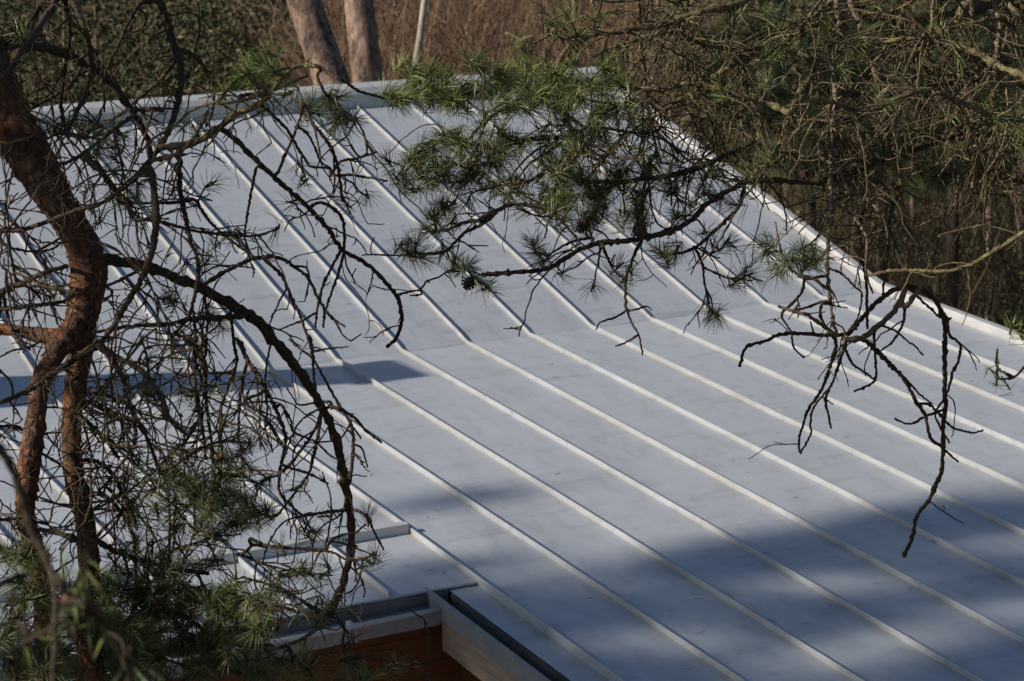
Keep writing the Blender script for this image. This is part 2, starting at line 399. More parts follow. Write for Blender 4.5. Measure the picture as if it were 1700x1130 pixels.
wall(XL + .3, 4.4, XL + .3, -4.4, 0, H - .5)
wall(-1.2, YB + .4, XR - .25, YB + .4, 0, H - .85)
sf = strip('soffit', -1.37, -1.1, -4.46, YB, -.155, -.17, M_ORANGE)
ch = MB(); cx, cy = -4.75, .60; zt = H + 2.70
ch.box((cx - .2, cy - .2, H - .1), (cx + .2, cy + .2, zt)); cho = ch.build('chimney', M_BRICK, house)
c2 = MB(); c2.box((cx - .24, cy - .24, zt - .002), (cx + .24, cy + .24, zt + .07)); c2.build('chimney_cap', M_FLASH, cho)

nd = MB(); n_ = 240
fx = RNG.uniform(-4, 4.9, n_); fy = np.where(RNG.random(n_) < .75, RNG.uniform(-8.8, -.1, n_), RNG.uniform(.1, 4.2, n_)); ok = (fy > YE + .05) | (fx > -1.05)
fx, fy = fx[ok], fy[ok]; a_ = RNG.uniform(0, 6.28, len(fx)); sl_ = np.where(fy > 0, T1, T2)
D = np.stack([np.cos(a_), np.sin(a_), np.sin(a_) * sl_], 1); O = np.stack([fx, fy, np.array([zr(y) for y in fy]) + .004], 1)
nd.needles(O, D, RNG.uniform(.03, .075, len(fx)), .0016)
tag(nd.build('fallen_needles', M_BUD, roof), kind='stuff')

# ------------------------------------------------------------------ background wood
def wpt(bear, dist):
    """ground point by compass bearing (degrees from +Y) and distance from the viewpoint"""
    a = math.radians(bear); return np.array([CAM[0] + dist * math.sin(a), CAM[1] + dist * math.cos(a), 0.])
def wander(p, d, n, step, bend, rng, grav=0.0):
    P = [np.array(p, float)]; d = np.array(d, float); d /= np.linalg.norm(d)
    for i in range(n):
        d = d + rng.normal(0, bend, 3) + np.array([0, 0, -grav]); d /= np.linalg.norm(d)
        P.append(P[-1] + d * step)
    return np.array(P)
def tuft(mb, c, axis, n, L, w, spread=.9, stem=.05):
    axis = axis / (np.linalg.norm(axis) + 1e-9)
    s = RNG.uniform(0, 1, n)
    pr = RNG.normal(size=(n, 3)); pr -= (pr @ axis)[:, None] * axis; pr /= np.linalg.norm(pr, axis=1)[:, None] + 1e-9
    a = RNG.uniform(.25, .75, n) + s * spread * .75
    D = axis * np.cos(a)[:, None] + pr * np.sin(a)[:, None]
    mb.needles(c - axis * (s * stem)[:, None], D, L * RNG.uniform(.75, 1.1, n), w)
def wood_tree(name, base, top, r0, r1, mt, label, cat, group=None, limbs=8, z0=.5, reach=2.5, tufts=10, nl=.14, nw=.006, cmat=None, tn=22, sides=12, bend=.02, sep=False):
    base = np.array(base, float); top = np.array(top, float); L = np.linalg.norm(top - base)
    root = empty(name, base); tag(root, label, cat, group)
    n = 14; t = np.linspace(0, 1, n); P = base + (top - base) * t[:, None]
    P[:, :2] += np.cumsum(RNG.normal(0, bend, (n, 2)), 0) * np.linspace(0, 1, n)[:, None]
    R_ = r0 + (r1 - r0) * t; R_[0] *= 1.3; P[0, 2] -= .15
    tr = MB(); tr.tube(P, R_, sides, .03); trunk = tr.build('trunk', mt, root, True)
    cr = MB(); lb = MB()
    for i in range(limbs):
        u = z0 + (1 - z0) * (i + RNG.uniform(0, 1)) / limbs; p = base + (top - base) * u
        j = min(int(u * (n - 1)), n - 2); p = P[j] + (P[j + 1] - P[j]) * (u * (n - 1) - j)
        az = RNG.uniform(0, 6.28); d = np.array([math.cos(az), math.sin(az), RNG.uniform(0, .5)])
        ln = reach * (1.1 - .7 * (u - z0) / (1 - z0 + 1e-6)) * RNG.uniform(.6, 1.1)
        Q = wander(p, d, 8, ln / 8, .22, RNG, .02); lb.tube(Q, np.linspace(r1 * .5 + .008, .006, 9), 5)
        if sep: lb.build('limb', mt, root, True); lb = MB()
        if cmat is not None:
            for k in range(tufts):
                q = Q[RNG.integers(3, 9)] + RNG.normal(0, .16 * ln * .5, 3); tuft(cr, q, RNG.normal(size=3) + [0, 0, .4], tn, nl, nw, 1.2, .1)
        else:
            for k in range(tufts):
                q = Q[RNG.integers(2, 9)]; lb.tube(wander(q, d + RNG.normal(0, .6, 3), 5, ln * .06, .25, RNG), np.linspace(.008, .003, 6), 4)
    if not sep: tag(lb.build('limbs', mt, root, True), kind='stuff')
    if cmat is not None: tag(cr.build('crown', cmat, root), kind='stuff')
    return root
def behind(px, py, zground, D):
    """ground position and distance so that the trunk passes the given sight line at distance D"""
    p = at(px, py, D); return np.array([p[0], p[1], zground]), p
# two stout pine trunks beyond the ridge
for (x0, y0, x1, y1, D, w, lab) in ((553, 140, 505, 0, 31, 62, 'stout pine trunk leaning over beyond the ridge, beside the straighter one'),
                                 (612, 140, 596, 0, 33, 54, 'stout straighter pine trunk beyond the ridge, next to the pale thin stem')):
    a_ = at(x0, y0, D); b_ = at(x1, y1, D); d_ = (b_ - a_) / (b_[2] - a_[2])
    base = a_ - d_ * a_[2]; r = w / 2 / F_PX * D
    wood_tree('pine_tree', base, base + d_ * 13, r * 1.12, r * .6, M_BIGBARK, lab, 'tree', limbs=9, z0=.62, reach=2.4, tufts=9, cmat=M_NEEDLE, sides=22, bend=.015, sep=True)
a_ = at(693, 85, 40); b_ = at(706, 0, 40); d_ = (b_ - a_) / (b_[2] - a_[2]); base = a_ - d_ * a_[2]
wood_tree('birch_tree', base, base + d_ * 9, .075, .04, M_PALE, 'slim pale birch stem beyond the ridge, against the brown brushwood', 'tree', limbs=7, z0=.72, reach=1.2, tufts=5)
# thin stems of the wood
thin = 0
for (b0, b1, d0, d1, n, zone) in ((33.6, 41.5, 27, 60, 26, 'in the brushwood beyond the verge'), (25, 33, 45, 85, 20, 'in brown brushwood behind the stout pines'), (14.5, 22, 60, 95, 4, 'among the green undergrowth behind the ridge')):
    for i in range(n):
        p = wpt(RNG.uniform(b0, b1), RNG.uniform(d0, d1)); hgt = RNG.uniform(6, 10); r = RNG.uniform(.03, .085)
        ol = RNG.random() < .75
        wood_tree('thin_tree', p, p + np.array([RNG.normal(0, .35), RNG.normal(0, .35), hgt]), r, r * .4, M_THIN if ol else M_BIGBARK,
                  'thin leafless tree with %s bark %s' % ('olive' if ol else 'grey brown', zone), 'tree', 'thin %s trees %s' % ('olive' if ol else 'grey', zone), limbs=7, z0=.3, reach=1.3, tufts=4, sides=7, bend=.05)
        thin += 1
# bare brushwood and evergreen undergrowth
br = MB(); sh = MB()
def brush(br, b0, b1, d0, d1, n, hmax, r):
    for i in range(n):
        p = wpt(RNG.uniform(b0, b1), RNG.uniform(d0, d1)); hh = RNG.uniform(.4, 1) * hmax
        d = np.array([RNG.normal(0, .25), RNG.normal(0, .25), 1.]); P = wander(p, d, 5, hh / 5, .14, RNG)
        rr = r * RNG.uniform(.5, 1.4); br.tube(P, np.linspace(rr, rr * .3, 6), 3)
        for k in range(3):
            q = P[RNG.integers(1, 5)]; br.tube(wander(q, d + RNG.normal(0, .8, 3), 3, hh * .11, .25, RNG), np.linspace(rr * .55, rr * .2, 4), 3)
brush(br, 23, 32, 48, 80, 2600, 5.5, .018)
brush(br, 13, 24, 55, 95, 160, 4.5, .013)
tag(br.build('brushwood', M_BRUSH), 'bare reddish brown brushwood behind the ridge and the stout pine trunks', 'brushwood', kind='stuff')
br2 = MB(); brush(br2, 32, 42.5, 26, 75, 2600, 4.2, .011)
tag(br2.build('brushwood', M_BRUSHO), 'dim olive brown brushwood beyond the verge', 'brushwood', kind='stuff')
def leaves(c, rad, n, L):
    P = RNG.normal(size=(n, 3)); P /= np.linalg.norm(P, axis=1)[:, None]; P *= (RNG.uniform(.2, 1, n) ** .5)[:, None] * np.array(rad) * RNG.uniform(.75, 1.15, (n, 1))
    O = c + P; O[:, 2] = np.maximum(O[:, 2], .03)
    D = RNG.normal(size=(n, 3)); D /= np.linalg.norm(D, axis=1)[:, None]; A = np.cross(D, RNG.normal(size=(n, 3))); A /= np.linalg.norm(A, axis=1)[:, None]
    l_ = L * RNG.uniform(.6, 1.3, (n, 1))
    v = np.stack([O - D * l_, O + A * l_ * .45, O + D * l_, O - A * l_ * .45], 1).reshape(-1, 3)
    sh.add(v, np.arange(n * 4).reshape(-1, 4))
def shrubs(b0, b1, d0, d1, n, r0, r1, cnt, L):
    for i in range(n):
        p = wpt(RNG.uniform(b0, b1), RNG.uniform(d0, d1)); r = RNG.uniform(r0, r1); hz = r * RNG.uniform(.6, 1.3)
        leaves(p + np.array([0, 0, hz * .75]), (r, r, hz), cnt, L)
shrubs(13, 24.6, 36, 60, 170, .4, 1.5, 380, .07)
shrubs(13, 24.6, 60, 105, 170, 1.0, 3.2, 700, .085)
shrubs(25, 33, 50, 85, 40, .4, 1.1, 240, .07)
shrubs(32, 42.5, 26, 75, 150, .35, 1.3, 260, .06)
tag(sh.build('undergrowth', M_SHRUB), 'olive green evergreen undergrowth on the forest floor behind the ridge', 'undergrowth', kind='stuff')
# taller wood that closes the view
for i in range(26):
    b = 12.5 + 31 * (i + RNG.uniform(0, 1)) / 26; p = wpt(b, RNG.uniform(88, 125)); hgt = RNG.uniform(11, 15)
    wood_tree('pine_tree', p, p + np.array([RNG.normal(0, .5), RNG.normal(0, .5), hgt]), .16, .06, M_BIGBARK, 'far pine with low green boughs closing off the wood',
              'tree', 'far pines closing off the wood', limbs=22, z0=.06, reach=3.4, tufts=9, nl=.5, nw=.03, cmat=M_NEEDLE, tn=14, sides=8)
for (b, D, hgt, rch, lab) in ((35.2, 30, 9, 1.5, 'dark green conifer beyond the upper verge, at the edge of the brushwood'), (38.6, 27, 9, 1.7, 'broad dark conifer beyond the verge, beside the lower roof slope'), (36.9, 36, 11, 1.9, 'tall dark conifer between two others beyond the verge')):
    p = wpt(b, D); wood_tree('pine_tree', p, p + np.array([.1, .1, hgt]), .09, .03, M_DARKBARK, lab, 'tree', limbs=46, z0=.44, reach=rch, tufts=34, nl=.12, nw=.004, cmat=M_NEEDLE, tn=26, sides=10)
# pines standing out of view on the sunny side; their crowns shade the lower roof
SHADE = MB
def shade_pine(base, hgt, blobs, label, nl=.085, nw=.0026):
    base = np.array(base, float); root = empty('pine_tree', base); tag(root, label, 'tree')
    top = base + np.array([.2, .1, hgt]); t = np.linspace(0, 1, 12)[:, None]; P = base + (top - base) * t; P[0, 2] -= .15
    tr = MB(); tr.tube(P, np.linspace(.15, .03, 12), 12, .03); tr.build('trunk', M_TRUNK, root, True)
    lb = MB(); cr = MB()
    for (x, y, z, rx, ry, rz, n) in blobs:
        c = np.array([x, y, z]); k = np.clip((z - .4 - base[2]) / hgt, .1, .97); s = base + (top - base) * k
        mid = (s + c) / 2 + [0, 0, .1]; lb.tube(np.array([s, (s + mid) / 2, mid, (mid + c) / 2, c]), np.linspace(.045, .012, 5), 6)
        for i in range(n):
            d = RNG.normal(size=3); d /= np.linalg.norm(d); q = c + d * RNG.uniform(.1, 1) ** .5 * np.array([rx, ry, rz])
            if i % 3 == 0: lb.tube(np.array([c, (c + q) / 2 + RNG.normal(0, .05, 3), q]), np.linspace(.012, .004, 3), 4)
            tuft(cr, q, d + [0, 0, .3], 34, nl, nw, 1.0, .09)
    tag(lb.build('limbs', M_TWIG, root, True), kind='stuff'); tag(cr.build('crown', M_NEEDLE, root), kind='stuff')
def caster(x, y, xc):
    """the point above x = xc whose shadow falls on the lower roof at x, y"""
    t = (x - xc) / -SUN[0]; return np.array([x, y, zr(y)]) + SUN * t
XC = -30.0
bl = []
for (x, y, ry, rz, n) in ((-.5, -3.15, .22, .25, 60), (.15, -4.75, .45, .4, 190), (.9, -4.85, .65, .5, 230), (1.8, -4.75, .55, .45, 240), (2.7, -4.9, .65, .5, 190), (.3, -5.7, .6, .5, 200), (1.6, -5.7, .6, .5, 240), (-.6, -5.2, .5, .4, 150), (-.9, -6.1, .6, .5, 200), (.4, -6.7, .6, .5, 220), (-1.3, -4.2, .3, .2, 70), (-1.9, -4.7, .3, .2, 120), (-1.45, -4.7, .5, .4, 260), (-1.45, -5.2, .5, .4, 260), (-1.5, -5.8, .6, .4, 260), (2.9, -5.9, .7, .5, 200), (1.2, -6.6, .6, .5, 200)):
    p = caster(x, y, XC + RNG.uniform(-.4, .4)); bl.append((p[0], p[1], p[2], .7, ry * .8, rz * .62, int(n * .85)))
shade_pine((XC, 1.0, 0), 21.5, bl, 'bushy pine on the sunny side of the house that shades its lower roof')

bl = []
for i in range(13): bl.append((-8.7 + RNG.normal(0, .3), RNG.uniform(-11.1, -9.1), 5.6 + 3.35 * (i + .5) / 13, .5, .42, .3, 62))
for x_ in range(1130, 1720, 80):  # unseen crown clumps added along the sun's rays to shade the dark pine
    for y_ in (10, 95, 180, 265):
        p = at(x_ + RNG.normal(0, 15), y_ + RNG.normal(0, 12), 9.5); p = p + SUN * ((p[0] + 9.2) / -SUN[0]); bl.append((p[0] + RNG.normal(0, .3), p[1], p[2], .3, .16, .14, 22))
shade_pine((-9.2, -8.9, 0), 13.5, bl, 'tall pine standing before the house that shades the twin-stemmed pine')

bl = [(-14 + RNG.normal(0, .6), RNG.uniform(10.2, 14.8), 12.2 + 6.6 * (i + .5) / 26, 1.0, .9, .6, 75) for i in range(26)]  # unseen crown, added to darken the wood beyond the verge with its shadow
shade_pine((-14.2, 12.4, 0), 19.5, bl, 'tall broad pine behind the house that shades the wood beyond the verge', .17, .006)

# ------------------------------------------------------------------ near pines
# courses of the limbs, read off the photograph in enlarged tiles (row, column), each then given its own depth
TX = {'1': 0, '2': 400, '3': 800, '4': 1250}; TY = {'1': 0, '2': 280, '3': 560, '4': 830}; TZ = 3.767
def course(txt):
    pts = []; reg = '00'; w = 5; fl = {}
    tk = txt.split(); reg = tk[0]; w = float(tk[1])
    for t in tk[2:]:
        if t[0] == '|': reg = t[1:]; continue
        if t[0].isalpha(): fl[t[0]] = float(t[1:]) if len(t) > 1 else 1.0; continue
        a, b = t.split(',')
        if reg == '00': pts.append((float(a), float(b)))
        else: pts.append((TX[reg[1]] + float(a) / TZ, TY[reg[0]] + float(b) / TZ))
    return np.array(pts), w, fl
def smooth(P, step):
    """Catmull-Rom through P, resampled at about the given step"""
    P = np.asarray(P, float)
    if len(P) < 3: P = np.vstack([P[0], (P[0] + P[-1]) / 2, P[-1]])
    E_ = np.vstack([2 * P[0] - P[1], P, 2 * P[-1] - P[-2]]); out = []
    for i in range(1, len(E_) - 2):
        p0, p1, p2, p3 = E_[i-1], E_[i], E_[i+1], E_[i+2]; k = max(2, int(np.linalg.norm(p2[:2] - p1[:2]) / step))
        t = np.arange(k)[:, None] / k
        out.append(.5 * (2*p1 + (p2 - p0)*t + (2*p0 - 5*p1 + 4*p2 - p3)*t**2 + (3*p1 - p0 - 3*p2 + p3)*t**3))
    out.append(E_[-2][None]); return np.vstack(out)

class Pine:
    def __init__(s, label, base, depth):
        s.root = empty('pine_tree', base); tag(s.root, label, 'tree', 'pines in front of the roof'); s.depth = depth
        s.br = []; s.sprigs = []; s.nodes = []; s.own = []; s.px = []
    def addnodes(s, P3, Ppx, i):
        s.nodes.append(P3); s.px.append(Ppx); s.own.append(np.full(len(P3), i))
    def flat(s):
        if not hasattr(s, '_c') or s._c[0] != len(s.nodes):
            s._c = (len(s.nodes), np.vstack(s.nodes), np.vstack(s.px), np.concatenate(s.own))
        return s._c[1:]
    def branch(s, txt, off=None):
        P, w, fl = course(txt)
        d0 = fl.get('d', None); i = len(s.br)
        if s.nodes and d0 is None:
            n3, npx, ow = s.flat()
            def near(p):
                q = np.hypot(npx[:, 0] - p[0], npx[:, 1] - p[1]); k = int(np.argmin(q)); return q[k], k
            a, ka = near(P[0]); b, kb = near(P[-1])
            out = lambda p: p[0] < 6 or p[0] > 1692 or p[1] < 4 or p[1] > 1126
            if out(P[-1]) and not out(P[0]) and a > 16: P = P[::-1]; a, ka = b, kb
            if b < 16 and a > 16 and not out(P[0]): P = P[::-1]; a, ka = b, kb
            if a > 16:                                                   # grow back to the limb it hangs from
                o3, opx = n3, npx
                cand = np.ones(len(npx), bool)
                if out(P[0]): cand = (npx[:, 0] < 0) | (npx[:, 0] > 1700) | (npx[:, 1] < 0) | (npx[:, 1] > 1130)
                q = np.hypot(npx[:, 0] - P[0][0], npx[:, 1] - P[0][1]) + 1e6 * ~cand; ka = int(np.argmin(q))
                mid = (P[0] + npx[ka]) / 2 + RNG.normal(0, 6, 2)
                P = np.vstack([npx[ka], mid, P])
            else: P = np.vstack([npx[ka], P]) if a > 2 else P
            d0 = float(RM[2] @ (n3[ka] - CAM))
        elif d0 is None: d0 = s.depth
        Ln = np.sum(np.hypot(*np.diff(P, axis=0).T))
        d1 = fl.get('e', d0 + float(np.clip(RNG.normal(0, .0011 * Ln), -.55, .55)))
        if 'e' not in fl: d1 = min(max(d1, s.depth - .75), s.depth + .9)
        Q = smooth(P, max(3.0, w * .42)); n = len(Q); t = np.linspace(0, 1, n)
        dep = d0 + (d1 - d0) * t + .05 * np.sin(t * RNG.uniform(3, 8) + RNG.uniform(0, 6)) * np.minimum(1, t * 4)
        kn = RNG.normal(0, .035 * w + .22, (n, 2)); kn[0] = 0; Q = Q + kn
        P3 = np.array([at(q[0], q[1], d) for q, d in zip(Q, dep)])
        r = w / 2 / F_PX * dep * (.95 - fl.get('t', .36) * t) * (1 + np.abs(RNG.normal(0, .13, n)))
        for k in RNG.integers(0, n, max(1, n // 9)): r[k] *= 1.3                        # old whorl knots
        mb = MB(); mb.tube(P3, r, 9 if w > 9 else 7, .15)
        s.br.append(dict(mb=mb, P=P3, r=r, px=Q, w=w, fl=fl, nd=MB(), ny=MB(), cones=[]))
        s.addnodes(P3, Q, i); return i
    def twig(s, i, P, r0, r1, sides=5):
        mb = s.br[i]['mb']
        if i == 0: mb = MB(); s.sprigs.append(mb)                      # grows straight from the trunk
        mb.tube(P, np.linspace(r0, r1, len(P)) * (1 + np.abs(RNG.normal(0, .15, len(P)))), sides, .08)
    def dead_twigs(s):
        for i, b in enumerate(list(s.br)):
            q = b['fl'].get('q', 1.0) * (1.5 if b['px'][:, 0].mean() > 850 and b['px'][:, 1].mean() < 330 else 1); P = b['P']
            Ln = np.sum(np.linalg.norm(np.diff(P, axis=0), axis=1)); m_ = RNG.poisson(Ln / .034 * q)
            for k in range(m_):
                j = int(RNG.integers(len(P) // 8, len(P))); tan = P[min(j + 1, len(P) - 1)] - P[max(j - 1, 0)]; tan /= np.linalg.norm(tan) + 1e-9
                d = tan * RNG.uniform(.1, .9) + RNG.normal(0, .7, 3) + np.array([0, 0, -.25])
                L = RNG.choice([RNG.uniform(.012, .03), RNG.uniform(.05, .12), RNG.uniform(.1, .24)], p=[.3, .4, .3])
                ns = max(3, int(L / .009)); T = wander(P[j], d, ns, L / ns, .13, RNG, .05)
                r0 = RNG.uniform(.0013, .0025); s.twig(i, T, r0, r0 * .7)
                if L > .06:
                    for h in range(RNG.integers(1, 4)):
                        jj = int(RNG.integers(2, len(T))); L2 = RNG.uniform(.02, .07); n2 = max(3, int(L2 / .009))
                        s.twig(i, wander(T[jj], T[jj] - T[jj - 1] + RNG.normal(0, .007, 3), n2, L2 / n2, .22, RNG, .03), r0 * .75, r0 * .55, 4)
    def tangle(s, x0, y0, x1, y1, n, lo=.12, hi=.38, grav=.05):
        n3, npx, ow = s.flat(); ok = np.where((npx[:, 0] > x0) & (npx[:, 0] < x1) & (npx[:, 1] > y0) & (npx[:, 1] < y1) & (ow > 0))[0]
        for k in RNG.choice(ok, n):
            L = RNG.uniform(lo, hi); ns = int(L / .011); i = int(ow[k]); d = RNG.normal(0, .8, 3) + np.array([0, 0, -.3])
            T = wander(n3[k], d, ns, L / ns, .085, RNG, grav * RNG.uniform(-.2, 1)); r0 = RNG.uniform(.0016, .0034); tw = s.br[i].setdefault('tw', MB())
            rr = np.linspace(r0, r0 * .55, len(T)) * (1 + np.abs(RNG.normal(0, .18, len(T)))); tw.tube(T, rr, 5, .1)
            for h in range(RNG.integers(1, 4)):
                jj = int(RNG.integers(2, len(T))); L2 = RNG.uniform(.03, .12); n2 = max(3, int(L2 / .011))
                U_ = wander(T[jj], T[jj] - T[jj - 1] + RNG.normal(0, .007, 3), n2, L2 / n2, .11, RNG, .04); tw.tube(U_, np.linspace(r0 * .7, r0 * .45, len(U_)), 4, .1)
    def shoot(s, px, py, d, n=40, L=.05, young=False, axis=None, maxl=.4, cone=False, w=.0008):
        n3, npx, ow = s.flat(); q = np.hypot(npx[:, 0] - px, npx[:, 1] - py); k = int(np.argmin(q))
        if q[k] < 90: d = float(RM[2] @ (n3[k] - CAM)) + RNG.normal(0, .05)
        T = at(px, py, d); k = int(np.argmin(np.linalg.norm(n3 - T, axis=1))); S0 = n3[k]; i = int(ow[k]); ds = np.linalg.norm(T - S0)
        if ds > maxl: T = S0 + (T - S0) * maxl / ds; ds = maxl
        if ds > .012:
            ctrl = (S0 + T) / 2 + RNG.normal(0, .16 * ds, 3) + np.array([0, 0, .05 * ds]); t = np.linspace(0, 1, max(4, int(ds / .012)))[:, None]
            C = S0 * (1 - t)**2 + ctrl * 2 * t * (1 - t) + T * t**2; C[1:-1] += RNG.normal(0, .0014, C[1:-1].shape)
            s.twig(i, C, .0026, .0017); s.addnodes(C[2:], np.array([project(c) for c in C[2:]]), i); ax = C[-1] - C[-2]
        else: ax = RNG.normal(size=3)
        ax = ax / (np.linalg.norm(ax) + 1e-9)
        if axis is not None: ax = np.array(axis, float)
        else: ax = ax + RNG.normal(0, .45, 3) + np.array([0, 0, .25])
        ax /= np.linalg.norm(ax) + 1e-9
        (s.sprigs[-1] if i == 0 and ds > .012 else MB() if i == 0 else s.br[i]['mb']).tube(np.array([T - ax * .03, T - ax * .01, T + ax * .006]), [.0022, .0024, .002], 5)
        mb = s.br[i]['ny' if young else 'nd']
        tuft(mb, T, ax, n, L, w, 1.0, .045)
        if RNG.random() < .12: s.br[i].setdefault('bud', []).append(MB()); s.br[i]['bud'][-1].tube(np.array([T - ax * .004, T + ax * .006, T + ax * .014]), [.0026, .0034, .0012], 6)
        return i, T
    def mass(s, cx, cy, rx, ry, n, d, ds, nn=44, L=.057, young=0.0, maxl=.4):
        C = []
        while len(C) < n:
            p = RNG.uniform(-1, 1, 2)
            if p @ p < 1: C.append(p)
        for p in C: s.shoot(cx + p[0] * rx, cy + p[1] * ry, d + RNG.normal(0, ds), int(nn * RNG.uniform(.65, 1.3)), L * RNG.uniform(.85, 1.15), RNG.random() < young, None, maxl)
    def cone(s, px, py, d, size=.036):
        T = at(px, py, d); n3, npx, ow = s.flat(); k = int(np.argmin(np.linalg.norm(n3 - T, axis=1))); i = int(ow[k]); S0 = n3[k]
        T = S0 + (T - S0) * min(1, .05 / (np.linalg.norm(T - S0) + 1e-9)); s.twig(i, np.array([S0, (S0 + T) / 2, T]), .002, .002)
        ax = T - S0 + np.array([0, 0, -.02]) + RNG.normal(0, .008, 3); ax /= np.linalg.norm(ax); mb = MB()
        u = np.cross(ax, [.3, .9, .2]); u /= np.linalg.norm(u); v_ = np.cross(ax, u)
        t = np.linspace(0, 1, 8); prof = size * .42 * np.sin(np.clip(t * .93 + .1, 0, 1) * math.pi) ** .8 + .001
        mb.tube(T + ax * (t * size)[:, None], prof * .75, 8)
        for k in range(46):                                             # spiral of open scales
            tt = k / 46; a = k * 2.39996; rad = size * .42 * math.sin(min(1, tt * .93 + .1) * math.pi) ** .8
            dr = u * math.cos(a) + v_ * math.sin(a); c = T + ax * tt * size; sd = np.cross(ax, dr) * size * .11
            tip = c + dr * (rad * 1.15 + .002) + ax * size * .10
            mb.add([c + dr * rad * .5 - sd * .6, c + dr * rad * .5 + sd * .6, tip + sd, tip - sd, tip + ax * size * .03 + dr * .001], [(0, 1, 2, 3)], [(3, 2, 4)])
        s.br[i]['cones'].append(mb)
    def finish(s):
        for mb in s.sprigs: mb.build('twig', M_TWIG, s.root, True)
        for b in s.br:
            mt = M_LICH if b['fl'].get('L') else (M_DEAD if b['fl'].get('D') else M_TWIG)
            o = b['mb'].build('branch', mt, s.root, True)
            if 'tw' in b: tag(b['tw'].build('fine_twigs', M_OLIVE, o, True), kind='stuff')
            if b['nd'].v: tag(b['nd'].build('needles', M_NEEDLE, o), kind='stuff')
            if b['ny'].v: tag(b['ny'].build('needles', M_NEEDLEY, o), kind='stuff')
            for c in b.get('bud', []): c.build('bud', M_BUD, o, True)
            for c in b['cones']: c.build('pine_cone', M_CONE, o)
def project(p):
    q = RM @ (np.asarray(p) - CAM); return (CX + F_PX * q[0] / q[2], CY - F_PX * q[1] / q[2])
def trunk_part(tree, stems, mt=None):
    """stems: lists of (px, py, radius px, depth); each is carried on to the ground if flagged"""
    mb = MB(); fl = MB()
    for pts, ground in stems:
        A = np.array(pts, float); Q = smooth(A, 5.0); P3 = np.array([at(q[0], q[1], q[3]) for q in Q]); r = Q[:, 2] / F_PX * Q[:, 3]
        if ground:
            e = P3[-1]; t = np.linspace(0, 1, 60)[1:, None]; down = np.array([e[0] + ground[0], e[1] + ground[1], -.15])
            P3 = np.vstack([P3, e + (down - e) * t]); r = np.concatenate([r, np.linspace(r[-1], r[-1] * 2.0, 59)])
        n = len(P3); sides = 26
        k = RNG.normal(0, .045, n); k = np.convolve(k, np.ones(3) / 3, 'same'); r2 = r * (1 + k)
        mb.tube(P3, r2, sides, .045)
        tree.addnodes(P3[:len(Q)], Q[:, :2], 0)
        for f_ in range(int(len(Q) * 1.3)):                              # loose curling bark plates
            j = int(RNG.integers(1, len(Q) - 1)); tn = P3[j + 1] - P3[j - 1]; tn /= np.linalg.norm(tn)
            a = np.cross(tn, RNG.normal(size=3)); a /= np.linalg.norm(a); b = np.cross(tn, a)
            c = P3[j] + a * r[j] * 1.02; hl = RNG.uniform(.004, .011); hw = RNG.uniform(.002, .006); lf = RNG.uniform(.001, .007)
            fl.add([c - tn * hl - b * hw, c - tn * hl + b * hw, c + tn * hl * RNG.uniform(.5, 1) + b * hw * .8 + a * lf, c + tn * hl - b * hw * .7 + a * lf * .6,
                    c - tn * hl - b * hw - a * .002, c - tn * hl + b * hw - a * .002, c + tn * hl * .6 + b * hw * .8 + a * (lf - .002), c + tn * hl - b * hw * .7 + a * (lf * .6 - .002)],
                   [(0, 1, 2, 3), (4, 7, 6, 5), (0, 4, 5, 1), (1, 5, 6, 2), (2, 6, 7, 3), (3, 7, 4, 0)])
    t = mb.build('trunk', mt or M_TRUNK, tree.root, True); tag(fl.build('bark_flakes', M_FLAKE, t), kind='stuff')

# ---- twin-stemmed pine with the flaking orange trunk
DL = 5.7
pb = at(110, 1130, DL)
L_ = Pine('twin-stemmed pine with flaking orange bark and drooping bare twigs, beside the eave', (pb[0], pb[1], 0), DL)
L_.branch('00 30 d5.7 e5.7 t0 q0 -45,40 -70,-30 -85,-120')                     # leader above the frame
trunk_part(L_, [([(-85, -120, 30, 5.7), (-45, 40, 35, 5.7), (2, 165, 38, 5.7), (52, 262, 38, 5.7), (80, 310, 33, 5.7), (126, 386, 28, 5.7), (147, 440, 31, 5.7), (141, 500, 28, 5.7), (132, 545, 26, 5.7),
                  (132, 590, 21, 5.7), (122, 660, 17, 5.7), (118, 720, 16, 5.7), (124, 799, 16, 5.7), (138, 850, 16, 5.7), (146, 910, 17, 5.72), (150, 1000, 19, 5.74), (152, 1150, 22, 5.76)], (.03, .02)),
                ([(128, 540, 20, 5.68), (104, 566, 19, 5.64), (86, 597, 17, 5.6), (66, 645, 15, 5.58), (60, 690, 16, 5.57), (52, 746, 18, 5.56), (46, 799, 18, 5.56), (42, 857, 16, 5.56), (57, 910, 16, 5.56), (68, 976, 15, 5.56), (75, 1050, 17, 5.56), (78, 1150, 20, 5.56)], (-.06, -.03)),
                ([(112, 566, 18, 5.67), (72, 556, 13, 5.7), (30, 550, 9, 5.75), (-60, 540, 8, 5.8)], None)])
